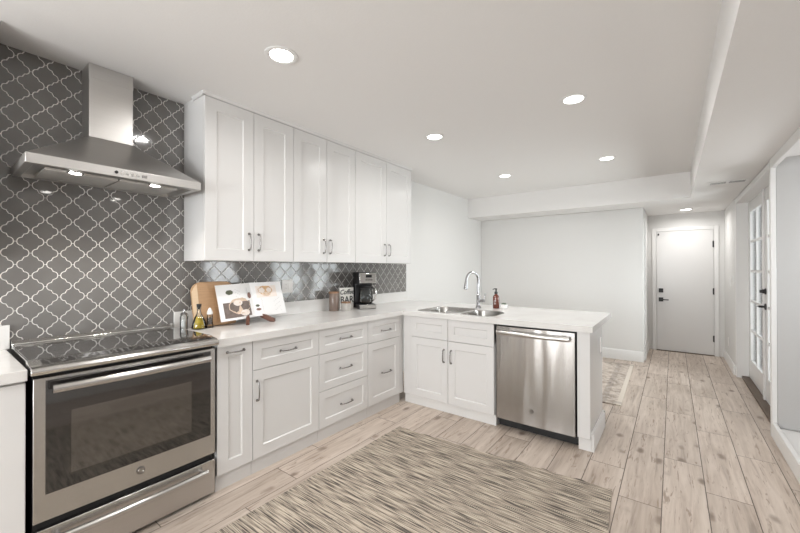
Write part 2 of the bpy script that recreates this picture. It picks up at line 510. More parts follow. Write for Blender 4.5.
# right wall: hall part, head over glazed doors, pier, niche
bm = bm_new()
box(bm, 5.77, XD, YR - 0.15, YR, 0, ZS)
box(bm, 3.79, 5.77, -3.62, -3.564, 2.11, ZS)
box(bm, 3.76, 3.79, -4.45, YR, 0, ZS)
box(bm, XB, -1.5, YR - 0.15, YR, 0, ZS)
struct(obj('wall_right', bm, WALL))
bm = bm_new()
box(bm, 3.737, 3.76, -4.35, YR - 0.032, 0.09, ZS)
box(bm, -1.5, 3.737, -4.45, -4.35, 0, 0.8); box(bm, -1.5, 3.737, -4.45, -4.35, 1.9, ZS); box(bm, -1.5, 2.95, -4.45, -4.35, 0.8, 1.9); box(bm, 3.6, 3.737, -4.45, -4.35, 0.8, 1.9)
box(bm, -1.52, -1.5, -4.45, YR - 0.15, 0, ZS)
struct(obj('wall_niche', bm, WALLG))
sbox('trim_1', (-1.5, 3.737, -4.35, YR - 0.03, 0.0, 0.085), TRIMW)          # raised niche floor
sbox('trim_2', (-1.5, 3.76, YR - 0.03, YR, 0.0, 0.118), TRIMW, 0.004)       # niche curb
sbox('trim_3', (-1.5, 3.76, YR - 0.03, YR, 2.115, ZS - 0.001), TRIMW, 0.003)  # niche head
sbox('trim_4', (3.736, 3.76, YR - 0.031, YR + 0.001, 0.118, 2.115), TRIMW, 0.003)
bm = bm_new()
for q in ((2.95, 3.0), (3.55, 3.6), (3.255, 3.295)): box(bm, q[0], q[1], -4.42, -4.37, 0.8, 1.9)
box(bm, 3.0, 3.55, -4.42, -4.37, 0.8, 0.85); box(bm, 3.0, 3.55, -4.42, -4.37, 1.85, 1.9)
wn3 = struct(obj('window_3', bm, TRIMW))  # unseen window in the niche, added to bring in daylight
bm = bm_new(); box(bm, 3.0, 3.55, -4.40, -4.395, 0.85, 1.85); obj('pane', bm, PANE, wn3)
# back wall with two unseen windows, added to supply daylight
bm = bm_new()
wy = [(-0.5, -1.5), (-1.9, -2.9)]
box(bm, XB - 0.15, XB, -4.6, 0.0, 0, 0.6); box(bm, XB - 0.15, XB, -4.6, 0.0, 2.1, ZC)
for a, b_ in ((-0.5, 0.0), (-1.9, -1.5), (-4.6, -2.9)): box(bm, XB - 0.15, XB, a, b_, 0.6, 2.1)
struct(obj('wall_back', bm, WALL))
for k, (a, b_) in enumerate(wy):
    bm = bm_new()
    for q in ((a, a - 0.05), (b_, b_ + 0.05), ((a + b_) / 2 + .02, (a + b_) / 2 - .02)): box(bm, XB - 0.10, XB - 0.04, q[0], q[1], 0.6, 2.1)
    box(bm, XB - 0.10, XB - 0.04, a, b_, 0.6, 0.65); box(bm, XB - 0.10, XB - 0.04, a, b_, 2.05, 2.1)
    w = struct(obj('window_%d' % (k + 1), bm, TRIMW))
    bm = bm_new(); box(bm, XB - 0.075, XB - 0.07, a - .05, b_ + .05, 0.65, 2.05)
    obj('pane', bm, PANE, w)

# baseboards
def base_prof(d, h):
    return [(0, 0), (d, 0), (d, h - 0.02), (d * 0.45, h), (0, h)]
bm = bm_new(); prism(bm, [(XF - p[0], p[1]) for p in base_prof(0.016, 0.145)], 'Y', YH, 0.0)
for f in bm.faces: pass
struct(obj('baseboard_far', bm, TRIMW))
bm = bm_new(); prism(bm, [(-p[0], p[1]) for p in base_prof(0.016, 0.145)], 'X', 3.62, XF)
struct(obj('baseboard_left', bm, TRIMW))
bm = bm_new(); prism(bm, [(YR + p[0], p[1]) for p in base_prof(0.016, 0.12)], 'X', 5.80, XD)
struct(obj('baseboard_right', bm, TRIMW))
bm = bm_new(); prism(bm, [(YH - p[0], p[1]) for p in base_prof(0.014, 0.145)], 'X', XF + 0.14, XD)
struct(obj('baseboard_hall', bm, TRIMW))
# casing of the opening on the hall's left side
sbox('trim_5', (6.08, 6.17, YH - 0.018, YH, 0, 2.05), TRIMW, 0.003)

# hall end door with casing
dyl, dyr, dzt = -2.575, -3.285, 1.915
bm = bm_new()
box(bm, XD - 0.018, XD, dyl, dyl + 0.055, 0, dzt + 0.055)
box(bm, XD - 0.018, XD, dyr - 0.055, dyr, 0, dzt + 0.055)
box(bm, XD - 0.018, XD, dyr, dyl, dzt + 0.004, dzt + 0.055)
struct(obj('trim_6', bm, TRIMW, bevel=0.003))
door = struct(boxobj('door_1', (XD - 0.010, XD - 0.0005, dyr + 0.004, dyl - 0.004, 0.012, dzt), WHITE, bevel=0.001))
bm = bm_new(); box(bm, XD - 0.03, XD - 0.010, -2.665, -2.605, 0.935, 1.0); obj('deadbolt', bm, BLACKM, door, bevel=0.003)
bm = bm_new(); box(bm, XD - 0.03, XD - 0.010, -2.665, -2.605, 0.79, 0.855)
tube(bm, [(XD - 0.02, -2.635, 0.822), (XD - 0.055, -2.635, 0.822)], 0.010)
box(bm, XD - 0.062, XD - 0.048, -2.735, -2.625, 0.813, 0.830); obj('door_handle', bm, BLACKM, door)
for hz in (1.69, 0.975, 0.26):
    bm = bm_new(); box(bm, XD - 0.020, XD - 0.0095, dyr + 0.0, dyr + 0.016, hz - 0.045, hz + 0.045)
    tube(bm, [(XD - 0.022, dyr + 0.004, hz - 0.05), (XD - 0.022, dyr + 0.004, hz + 0.05)], 0.006)
    obj('hinge', bm, BLACKM, door)
bm = bm_new(); box(bm, XD - 0.022, XD - 0.0095, -2.615, -2.595, 1.855, 1.885); obj('catch', bm, BLACKM, door)
sbox('trim_7', (XD - 0.03, XD, dyr, dyl, 0, 0.011), BRONZE)

# glazed french doors in the recess
YP = -3.513
bm = bm_new()
box(bm, 5.70, 5.77, YP - 0.05, YR - 0.0005, 0, 2.115)      # far jamb facing the kitchen
box(bm, 3.79, 3.84, YP - 0.05, YP + 0.004, 0, 2.115)
box(bm, 3.79, 5.77, YP - 0.05, YR - 0.0005, 2.115, ZS - 0.014)
struct(obj('trim_8', bm, TRIMW, bevel=0.003))
sbox('trim_9', (3.84, 5.70, YP - 0.04, YR - 0.045, 0, 0.028), BRONZE, 0.004)
def french(n, x0, x1):
    """x0 < x1; stiles and rails round 2 x 5 panes"""
    st, zt, zb = 0.115, 2.11, 0.03
    bm = bm_new(); y0, y1 = YP - 0.04, YP
    box(bm, x0, x0 + st, y0, y1, zb, zt); box(bm, x1 - st, x1, y0, y1, zb, zt)
    box(bm, x0 + st, x1 - st, y0, y1, zb, 0.25); box(bm, x0 + st, x1 - st, y0, y1, 1.985, zt)
    d = struct(obj('door_%d' % n, bm, WHITE, bevel=0.003))
    xm = (x0 + x1) / 2
    bm = bm_new()
    box(bm, xm - 0.013, xm + 0.013, y0 + 0.006, y1 - 0.004, 0.25, 1.985)
    for k in range(1, 5):
        z = 0.25 + k * (1.985 - 0.25) / 5
        box(bm, x0 + st, x1 - st, y0 + 0.007, y1 - 0.005, z - 0.013, z + 0.013)
    obj('glazing_bar', bm, WHITE, d)
    bm = bm_new(); box(bm, x0 + st - .005, x1 - st + .005, YP - 0.024, YP - 0.019, 0.245, 1.99)
    obj('pane', bm, PANE, d)
    return d
d2 = french(2, 4.745, 5.695)
d3 = french(3, 3.845, 4.74)
bm = bm_new(); box(bm, 4.715, 4.765, YP + 0.0, YP + 0.016, 0.03, 2.11); obj('astragal', bm, WHITE, d3, bevel=0.003)
bm = bm_new(); lathe(bm, [(0.030, 0), (0.030, 0.008), (0.022, 0.012), (0.018, 0.03), (0, 0.03)], (4.69, YP - 0.001, 1.10), axis='Y', n=16)
box(bm, 4.683, 4.697, YP + 0.028, YP + 0.045, 1.085, 1.115); obj('deadbolt', bm, BLACKM, d3)
bm = bm_new(); lathe(bm, [(0.032, 0), (0.032, 0.008), (0.024, 0.012), (0.011, 0.014), (0.011, 0.05), (0, 0.05)], (4.69, YP - 0.001, 0.95), axis='Y', n=16)
tube(bm, [(4.685, YP + 0.045, 0.95), (4.73, YP + 0.048, 0.95), (4.78, YP + 0.045, 0.946), (4.81, YP + 0.042, 0.944)], [0.010, 0.009, 0.008, 0.006]); obj('door_handle', bm, BLACKM, d3)
sbox('ground_patio', (3.0, 14.0, -9.5, -4.6, -0.14, -0.10), pbr('patio_concrete', (0.6, 0.58, 0.55), 0.8, noise=0.1, nscale=5))

# ------------------------------------------------------------------ arabesque tile backsplash
TW, TH = 0.1153, 0.1232
half = [(.447, 0), (.442, -.05), (.422, -.100), (.385, -.142), (.335, -.168), (.292, -.178), (.272, -.192), (.268, -.232),
        (.232, -.268), (.228, -.308), (.208, -.322), (.165, -.332), (.115, -.358), (.078, -.40), (.058, -.45), (.053, -.5)]
q4 = [(x, z) for x, z in half]                                   # right -> bottom
outline = q4 + [(-x, z) for x, z in q4[::-1]][0:-1] + [(-x, -z) for x, z in q4] + [(x, -z) for x, z in q4[::-1]][0:-1]
seen = []
for p in outline:
    if not seen or (abs(p[0] - seen[-1][0]) + abs(p[1] - seen[-1][1])) > 1e-6: seen.append(p)
outline = [(x * TW, z * TH) for x, z in seen]
def offset(poly, d):
    n = len(poly); out = []
    for i in range(n):
        a, b, c = Vector(poly[i - 1]), Vector(poly[i]), Vector(poly[(i + 1) % n])
        t1 = (b - a).normalized(); t2 = (c - b).normalized()
        n1 = Vector((t1.y, -t1.x)); n2 = Vector((t2.y, -t2.x))
        nn = (n1 + n2)
        nn = nn.normalized() if nn.length > 1e-4 else n1
        out.append(tuple(b + nn * d))
    return out
_area = sum(outline[i - 1][0] * outline[i][1] - outline[i][0] * outline[i - 1][1] for i in range(len(outline)))
sg = 1 if _area < 0 else -1
o1 = offset(outline, 0.0019 * sg); o2 = offset(outline, 0.0023 * sg); o3 = offset(outline, 0.0034 * sg)
def tiles(x0, x1, z0, z1):
    bm = bm_new()
    cx0, cz0 = 0.0735, 2.343
    for j in range(-40, 10):
        for par in (0, 1):
            zc = cz0 + j * TH - par * TH / 2
            if zc < z0 - TH or zc > z1 + TH: continue
            for i in range(-12, 40):
                xc = cx0 + i * TW + par * TW / 2
                if xc < x0 - TW or xc > x1 + TW: continue
                tx, tz = random.gauss(0, 0.006), random.gauss(0, 0.006)
                rings = []
                for pl, h in ((o1, 0.0), (o2, 0.0040), (o3, 0.0050)):
                    rings.append([bm.verts.new((xc + p[0], -0.004 - h - (tx * p[0] + tz * p[1]) * (h > 0), zc + p[1])) for p in pl])
                n = len(o1)
                for a, b in zip(rings, rings[1:]):
                    for k in range(n):
                        bm.faces.new((a[k], a[(k + 1) % n], b[(k + 1) % n], b[k]))
                bm.faces.new(rings[-1])
    for co, no in (((x0, 0, 0), (-1, 0, 0)), ((x1, 0, 0), (1, 0, 0)), ((0, 0, z0), (0, 0, -1)), ((0, 0, z1), (0, 0, 1))):
        bmesh.ops.bisect_plane(bm, geom=bm.verts[:] + bm.edges[:] + bm.faces[:], plane_co=co, plane_no=no, clear_outer=True)
    return bm
splash = thing('tile_backsplash', 'grey glossy lantern-shaped wall tiles with white grout behind range and counter', 'backsplash', (0, 0, 0))
bm = bm_new(); box(bm, -0.9, 0.842, -0.0065, -0.0005, 0.915, ZC - 0.001); box(bm, 0.842, 3.53, -0.0065, -0.0005, 1.0315, 1.3865)
obj('grout', bm, GROUT, splash)
obj('tile_field', tiles(-0.9, 0.842, 0.915, ZC - 0.001), TILE, splash)
t2 = obj('tile_strip', tiles(0.842, 3.53, 1.0315, 1.3865), TILE, splash)

# ------------------------------------------------------------------ cabinet parts
def shaker(w, h, rail=0.062, t=0.019, rec=0.008):
    """shaker front, lower left corner at origin, front face at y=-t"""
    bm = bm_new()
    g = 0.0021
    x0, x1, z0, z1 = g, w - g, g, h - g
    a = [(x0, z0), (x1, z0), (x1, z1), (x0, z1)]
    i1 = [(x0 + rail, z0 + rail), (x1 - rail, z0 + rail), (x1 - rail, z1 - rail), (x0 + rail, z1 - rail)]
    e = 0.006
    i2 = [(i1[0][0] + e, i1[0][1] + e), (i1[1][0] - e, i1[1][1] + e), (i1[2][0] - e, i1[2][1] - e), (i1[3][0] + e, i1[3][1] - e)]
    c = 0.0015
    ac = [(x0 + c, z0 + c), (x1 - c, z0 + c), (x1 - c, z1 - c), (x0 + c, z1 - c)]
    L = []
    for pts, y in ((a, 0), (a, -t + c), (ac, -t), (i1, -t), (i2, -t + rec)):
        L.append([bm.verts.new((p[0], y, p[1])) for p in pts])
    for A, B in zip(L, L[1:]):
        for k in range(4): bm.faces.new((A[k], A[(k + 1) % 4], B[(k + 1) % 4], B[k]))
    bm.faces.new(L[-1]); bm.faces.new(L[0][::-1])
    return bm
def pull(length, vertical=False):
    """arched bar pull centred on origin, standing off towards -y"""
    bm = bm_new(); L = length / 2
    pts = [(-L, 0, 0), (-L, -0.014, 0), (-L + 0.006, -0.022, 0), (-L * 0.5, -0.027, 0), (0, -0.029, 0), (L * 0.5, -0.027, 0), (L - 0.006, -0.022, 0), (L, -0.014, 0), (L, 0, 0)]
    if vertical: pts = [(0, p[1], p[0]) for p in pts]
    tube(bm, pts, [0.0062, 0.0055, 0.005, 0.0045, 0.0045, 0.0045, 0.005, 0.0055, 0.0062], n=10)
    for s in (-1, 1):
        c = (s * L, 0, 0) if not vertical else (0, 0, s * L)
        lathe(bm, [(0.009, 0.0), (0.009, -0.003), (0.006, -0.005), (0, -0.005)], c, n=12, axis='Y')
    return bm
def front(root, name, x, z, w, h, D, rail=0.062, handle=None, pl=0.125):
    """a door or drawer front with its handle; handle = (dx, dz, vertical)"""
    f = obj(name, shaker(w, h, rail), WHITE, root, loc=(x, -D, z))
    if handle:
        obj('handle', pull(pl, handle[2]), PULL, f, loc=(handle[0], -0.019, handle[1]))
    return f
ZB, ZTOP = 0.095, 0.866
def base_cabinet(name, label, x, w, fronts, rotz=0.0, loc=None, D=0.605, kick=0.0, body_h=0.866):
    r = thing(name, label, 'cabinet', loc or (x, 0, 0), rotz)
    bm = bm_new(); box(bm, 0.001, w - 0.001, -D + 0.001, -0.001, ZB - 0.004, body_h - 0.001)
    obj('body', bm, WHITE, r)
    bm = bm_new(); box(bm, 0.001, w - 0.001, -D + kick, -0.03, 0.0, ZB - 0.004)
    obj('toe_kick', bm, KICK, r)
    for fr in fronts: front(r, *fr)
    return r
# x runs from the range to the corner
DC = 0.605
base_cabinet('base_cabinet', 'narrow white pull-out base cabinet right beside the range', 0.775, 0.230,
    [('door', 0.0, ZB, 0.230, ZTOP - ZB, DC, 0.068, (0.116, 0.728, False), 0.105)])
base_cabinet('base_cabinet', 'white base cabinet with one drawer over a wide single door', 1.005, 0.5475,
    [('drawer', 0, 0.672, 0.5475, ZTOP - 0.672, DC, 0.060, (0.27, 0.093, False)),
     ('door', 0, ZB, 0.5475, 0.672 - ZB, DC, 0.073, (0.030, 0.443, True))])
base_cabinet('drawer_cabinet', 'white base cabinet with a stack of three drawers', 1.5525, 0.556,
    [('drawer', 0, 0.668, 0.556, ZTOP - 0.668, DC, 0.060, (0.283, 0.094, False)),
     ('drawer', 0, 0.381, 0.556, 0.668 - 0.381, DC, 0.060, (0.283, 0.140, False)),
     ('drawer', 0, ZB, 0.556, 0.381 - ZB, DC, 0.060, (0.290, 0.133, False))])
cc = base_cabinet('corner_cabinet', 'white base cabinet in the inner corner, small drawer over tall pull-out front', 2.1085, 0.4865,
    [('drawer', 0, 0.660, 0.4715, ZTOP - 0.660, DC, 0.060, (0.25, 0.094, False)),
     ('door', 0, ZB, 0.4715, 0.660 - ZB, DC, 0.068, (0.255, 0.265, False))])
bm = bm_new(); box(bm, 0.473, 0.5235, -0.6235, -0.606, ZB, ZTOP); obj('filler_strip', bm, WHITE, cc)
# peninsula: local x runs towards -y (to the right when facing it)
PX = 2.628   # carcass front plane in x; doors come out to 2.609
def pen(name, label, y0, w, fronts, depth=0.54):
    r = thing(name, label, 'cabinet', (PX, y0, 0), R(-90))
    bm = bm_new(); box(bm, 0.001, w - 0.001, 0.001, depth, ZB - 0.004, 0.70)
    box(bm, 0.001, 0.018, 0.001, depth, 0.70, 0.865); box(bm, w - 0.018, w - 0.001, 0.001, depth, 0.70, 0.865)
    box(bm, 0.001, w - 0.001, 0.001, 0.02, 0.70, 0.865); box(bm, 0.001, w - 0.001, depth - 0.018, depth, 0.70, 0.865)
    obj('body', bm, WHITE, r)
    bm = bm_new(); box(bm, 0.001, w - 0.001, 0.017, depth - 0.02, 0.0, ZB - 0.004)
    obj('toe_kick', bm, TRIMW, r)
    for fr in fronts: front(r, *fr)
    return r
sc = pen('sink_cabinet', 'white double-door sink base cabinet left of the dishwasher', -0.640, 0.953,
    [('drawer', 0.092, 0.668, 0.4156, ZTOP - 0.668, 0, 0.060, None),
     ('drawer', 0.5076, 0.668, 0.442, ZTOP - 0.668, 0, 0.060, None),
     ('door', 0.092, ZB, 0.4156, 0.668 - ZB, 0, 0.068, (0.376, 0.433, True), 0.115),
     ('door', 0.5076, ZB, 0.442, 0.668 - ZB, 0, 0.068, (0.036, 0.433, True), 0.115)])
bm = bm_new(); box(bm, 0.006, 0.090, -0.010, 0.0, ZB, ZTOP); obj('filler_strip', bm, WHITE, sc)

# left cabinet beyond the range
lb = base_cabinet('base_cabinet', 'white base cabinet left of the range, cut by the photo edge', -0.66, 0.643, [])
bm = bm_new(); box(bm, 0.0, 0.642, -0.624, -0.606, ZB, ZTOP - 0.01); obj('door', bm, WHITE, lb, bevel=0.003)

# end panel of the peninsula
ep = thing('peninsula_end_panel', 'white end panel of the peninsula right of the dishwasher', 'panel', (2.609, -2.226, 0))
bm = bm_new(); box(bm, 0, 0.56, -0.085, 0.0, 0.098, 0.866); obj('panel', bm, WHITE, ep, bevel=0.002)
bm = bm_new()
pr = base_prof(0.018, 0.135)
prism(bm, [(-0.085 - p[0], p[1]) for p in pr], 'X', 0.035, 0.585)
prism(bm, [(0.56 + p[0], p[1]) for p in pr], 'Y', -0.104, 0.0)
box(bm, 0.034, 0.558, -0.0835, -0.002, 0.0, 0.097)
obj('base_trim', bm, TRIMW, ep)
bm = bm_new(); box(bm, 0.012, 0.09, -0.100, -0.086, 0.80, 0.8655); obj('corbel', bm, WHITE, ep, bevel=0.002) if False else bm.free()
bm = bm_new(); box(bm, 0.415, 0.485, -0.090, -0.085, 0.645, 0.765)
box(bm, 0.433, 0.467, -0.0915, -0.089, 0.675, 0.735); obj('outlet', bm, PLAST, ep, bevel=0.0015)
bm = bm_new(); box(bm, 0.56, 0.575, 0.0005, 1.55, 0.0, 0.866); bp_ = obj('peninsula_back_panel', bm, WHITE, loc=(2.609, -2.226, 0)); tag(bp_, 'white panel closing the back of the peninsula under the counter overhang', 'panel')

# ------------------------------------------------------------------ counters
def ccurve(cx, cy, r, a0, a1, n=8):
    return [(cx + r * cos(a0 + (a1 - a0) * k / n), cy + r * sin(a0 + (a1 - a0) * k / n)) for k in range(n + 1)]
def rrect(x0, x1, y0, y1, r, n=6):
    rs = r if isinstance(r, (list, tuple)) else [r] * 4          # corners: x1y1, x0y1, x0y0, x1y0
    return (ccurve(x1 - rs[0], y1 - rs[0], rs[0], 0, pi / 2, n) + ccurve(x0 + rs[1], y1 - rs[1], rs[1], pi / 2, pi, n)
            + ccurve(x0 + rs[2], y0 + rs[2], rs[2], pi, 1.5 * pi, n) + ccurve(x1 - rs[3], y0 + rs[3], rs[3], 1.5 * pi, 2 * pi, n))
BOWL_A = rrect(2.675, 3.165, -1.190, -0.745, [0.10, 0.10, 0.08, 0.06])
BOWL_B = rrect(2.675, 3.080, -1.545, -1.225, [0.08, 0.06, 0.06, 0.16])
ct = thing('countertop', 'white quartz L-shaped countertop running from the range round onto the peninsula', 'countertop', (0, 0, 0))
def slab_with_holes(outer, holes, z0, z1):
    bm = bm_new()
    from mathutils.geometry import tessellate_polygon
    loops = [outer] + holes
    flat = [p for l in loops for p in l]
    tris = tessellate_polygon([[Vector((p[0], p[1], 0)) for p in l] for l in loops])
    T = [bm.verts.new((p[0], p[1], z1)) for p in flat]; Bv = [bm.verts.new((p[0], p[1], z0)) for p in flat]
    for a, b, c in tris:
        bm.faces.new((T[a], T[b], T[c])); bm.faces.new((Bv[c], Bv[b], Bv[a]))
    k = 0
    for l in loops:
        n = len(l)
        for i in range(n):
            j = (i + 1) % n
            bm.faces.new((T[k + i], T[k + j], Bv[k + j], Bv[k + i]))
        k += n
    return bm
outer = [(0.769, -0.001), (3.59, -0.001), (3.59, -2.331), (2.589, -2.331), (2.589, -0.649), (0.769, -0.649)]
obj('worktop', slab_with_holes(outer, [BOWL_A, BOWL_B], 0.868, 0.914), QUARTZ, ct, bevel=0.002)
bm = bm_new(); box(bm, 0.775, 3.535, -0.026, -0.0105, 0.914, 1.031); obj('upstand', bm, QUARTZ, ct, bevel=0.0015)
cl = thing('countertop', 'short white quartz countertop left of the range', 'countertop', (0, 0, 0))
bm = bm_new(); box(bm, -0.70, -0.016, -0.649, -0.001, 0.868, 0.914); obj('worktop', bm, QUARTZ, cl, bevel=0.002)
bm = bm_new(); box(bm, -0.70, -0.004, -0.026, -0.0105, 0.914, 1.04); obj('upstand', bm, QUARTZ, cl, bevel=0.0015)

# sink: two pressed steel bowls under the counter
sk = thing('sink', 'stainless steel double-bowl sink set in the peninsula countertop', 'sink', (2.9, -1.15, 0.9155))
def bowl(pl, depth):
    bm = bm_new()
    cx = sum(p[0] for p in pl) / len(pl); cy = sum(p[1] for p in pl) / len(pl)
    rings = []
    for s, z in ((1.045, -0.0006), (1.04, 0.0012), (0.985, 0.0008), (0.97, -0.008), (0.955, -depth * 0.75), (0.93, -depth * 0.95), (0.85, -depth), (0.12, -depth - 0.004)):
        rings.append([bm.verts.new((cx + (p[0] - cx) * s - 2.9, cy + (p[1] - cy) * s + 1.15, z - 0.0005)) for p in pl])
    n = len(pl)
    for a, b in zip(rings, rings[1:]):
        for k in range(n):
            f = bm.faces.new((a[k], a[(k + 1) % n], b[(k + 1) % n], b[k])); f.smooth = True
    bm.faces.new(rings[-1])
    return bm, (cx - 2.9, cy + 1.15)
for pl, dp in ((BOWL_A, 0.155), (BOWL_B, 0.13)):
    bm, c = bowl(pl, dp); bw = obj('bowl', bm, SINKM, sk)
    bm = bm_new(); lathe(bm, [(0.045, -dp - 0.003), (0.043, -dp + 0.002), (0.03, -dp + 0.0), (0, -dp - 0.001)], (c[0], c[1], 0)); obj('drain', bm, CHROME, bw)

# faucet
fx, fy = 3.255, -1.150
fa = thing('kitchen_faucet', 'chrome gooseneck pull-down faucet standing behind the sink', 'faucet', (fx, fy, 0.9145))
bm = bm_new(); lathe(bm, [(0.030, 0), (0.030, 0.006), (0.024, 0.014), (0.019, 0.03), (0.019, 0.13), (0.016, 0.14), (0.013, 0.15), (0, 0.15)]); obj('base', bm, CHROME, fa)
dirx, diry = Vector((-0.93, 0.37)).normalized()
pts = []
for z in (0.14, 0.20, 0.255): pts.append((0, 0, z))
rad = 0.082
for k in range(1, 12):
    a = pi * k / 12 * 1.02
    d = rad * (1 - cos(a)); pts.append((dirx * d, diry * d, 0.292 + rad * sin(a)))
obj_pts = pts
bm = bm_new(); tube(bm, pts, 0.0135, n=14); obj('spout', bm, CHROME, fa)
ex, ey, ez = pts[-1]
bm = bm_new(); tube(bm, [(ex, ey, ez + 0.01), (ex + dirx * .004, ey + diry * .004, ez - 0.03), (ex + dirx * .010, ey + diry * .010, ez - 0.075), (ex + dirx * .014, ey + diry * .014, ez - 0.105)], [0.0125, 0.015, 0.018, 0.021], n=14)
sh = obj('spray_head', bm, CHROME, fa)
bm = bm_new(); tube(bm, [(ex + dirx * .014, ey + diry * .014, ez - 0.105), (ex + dirx * .0145, ey + diry * .0145, ez - 0.109)], 0.017, n=14); obj('nozzle', bm, DARKGAP, sh)
bm = bm_new(); tube(bm, [(0, 0, 0.075), (0, -0.045, 0.075)], 0.012, n=12); tube(bm, [(0, -0.045, 0.075), (0, -0.066, 0.078)], 0.017, n=12)
tube(bm, [(0, -0.062, 0.085), (0.004, -0.070, 0.12), (0.01, -0.074, 0.155)], [0.0065, 0.0055, 0.005], n=10); obj('lever', bm, CHROME, fa)

# soap bottle
so = thing('soap_bottle', 'brown pump soap bottle standing right of the faucet', 'bottle', (3.33, -1.315, 0.9145))
bm = bm_new(); lathe(bm, [(0, 0), (0.032, 0), (0.034, 0.004), (0.034, 0.115), (0.030, 0.130), (0.015, 0.142), (0.015, 0.152), (0, 0.152)]); obj('body', bm, AMBER, so)
bm = bm_new(); lathe(bm, [(0.017, 0.150), (0.017, 0.170), (0.008, 0.174), (0.006, 0.195), (0.012, 0.197), (0.012, 0.206), (0, 0.207)], n=16)
tube(bm, [(0, 0, 0.201), (-0.025, 0.012, 0.203), (-0.040, 0.019, 0.196)], [0.005, 0.0045, 0.004], n=8); obj('pump', bm, INKB, so)
bm = bm_new()
for z, w in ((0.082, 0.010), (0.070, 0.014), (0.055, 0.012), (0.045, 0.014)):
    for k in range(5):
        a0 = pi + (k - 2.5) * 0.10 * w / 0.010; a1 = a0 + 0.09 * w / 0.010
        vs = [bm.verts.new((0.0345 * cos(a), 0.0345 * sin(a), zz)) for a, zz in ((a0, z), (a1, z), (a1, z + 0.003), (a0, z + 0.003))]
        bm.faces.new(vs)
obj('label_print', bm, PAPER, so)
# succulent
su = thing('potted_succulent', 'tiny grey-green succulent in a white pot behind the sink corner', 'plant', (3.315, -1.405, 0.9145))
bm = bm_new(); lathe(bm, [(0, 0), (0.026, 0), (0.034, 0.008), (0.036, 0.048), (0.032, 0.048), (0.031, 0.036), (0, 0.034)]); obj('pot', bm, CERAM, su)
bm = bm_new()
for ring, (n, rr, zz, ln) in enumerate(((8, 0.012, 0.044, 0.024), (6, 0.007, 0.052, 0.020), (4, 0.002, 0.058, 0.016))):
    for k in range(n):
        a = 2 * pi * k / n + ring * 0.4
        c, s_ = cos(a), sin(a)
        p0 = Vector((c * rr, s_ * rr, zz - 0.010)); p1 = p0 + Vector((c * ln * 0.6, s_ * ln * 0.6, ln * 0.5)); p2 = p0 + Vector((c * ln * 0.85, s_ * ln * 0.85, ln * 0.9))
        tube(bm, [p0, p1, p2], [0.004, 0.006, 0.001], n=6)
lathe(bm, [(0, 0.030), (0.030, 0.034), (0.016, 0.046), (0, 0.048)], n=12)
obj('leaves', bm, LEAF, su)

# ------------------------------------------------------------------ upper cabinets
DU = 0.303
def upper(label, x0, xs, x1):
    r = thing('wall_cabinet', label, 'cabinet', (x0, 0, 1.387))
    w = x1 - x0; zb, zt = 1.387, 2.484
    bm = bm_new(); box(bm, 0.0005, w - 0.0005, -DU + 0.0005, -0.0105, 0.0, zt - zb); obj('body', bm, WHITE, r)
    m = xs - x0
    front(r, 'door', 0, 0.0, m, zt - zb, DU, 0.078, (m - 0.040, 0.140, True), 0.118)
    front(r, 'door', m, 0.0, w - m, zt - zb, DU, 0.078, (0.036, 0.140, True), 0.118)
    return r
u1 = upper('two-door white wall cabinet nearest the range hood', 0.842, 1.195, 1.545)
u2 = upper('middle two-door white wall cabinet above the cookbook', 1.545, 1.900, 2.263)
u3 = upper('widest two-door white wall cabinet, above the coffee maker', 2.263, 2.745, 3.209)
def crown(x0, x1, left, right):
    bm = bm_new()
    box(bm, x0, x1, -DU - 0.016, -0.0105, 2.4845, ZC - 0.0005)
    prof = [(-0.319, 2.4845), (-0.330, 2.4845), (-0.345, ZC - 0.0005), (-0.319, ZC - 0.0005)]
    prism(bm, prof, 'X', x0 - (0.02 if left else 0), x1 + (0.02 if right else 0))
    if left:
        prism(bm, [(x0, 2.4845), (x0 - 0.010, 2.4845), (x0 - 0.022, ZC - 0.0005), (x0, ZC - 0.0005)], 'Y', -0.340, -0.17)
    if right:
        prism(bm, [(x1, 2.4845), (x1 + 0.010, 2.4845), (x1 + 0.022, ZC - 0.0005), (x1, ZC - 0.0005)], 'Y', -0.340, -0.0105)
    return bm
cm = obj('crown_moulding', crown(0.842, 3.209, True, False), WHITE)
tag(cm, 'white crown moulding along the top of the wall cabinets right of the hood', 'moulding')
ul = thing('wall_cabinet', 'white wall cabinet left of the range hood, barely in the photo corner', 'cabinet', (-0.80, 0, 1.387))
bm = bm_new(); box(bm, 0, 0.72, -0.245, -0.0105, 0, 1.097); obj('body', bm, WHITE, ul)
front(ul, 'door', 0, 0, 0.72, 1.097, 0.245, 0.078, (0.68, 0.14, True), 0.118)
bm = bm_new(); box(bm, 0, 0.72, -0.264, -0.0105, 1.0975, ZC - 1.3875)
prism(bm, [(0.72, 1.0975), (0.730, 1.0975), (0.742, ZC - 1.3875), (0.72, ZC - 1.3875)], 'Y', -0.27, -0.0105)
obj('crown_moulding', bm, WHITE, ul)

# ------------------------------------------------------------------ range hood
hd = thing('range_hood', 'stainless steel chimney range hood on the tiled wall above the range', 'range hood', (0.383, -0.0105, 1.822))
X0, X1, YF = -0.383, 0.383, -0.428
zl = 0.046
bm = bm_new()
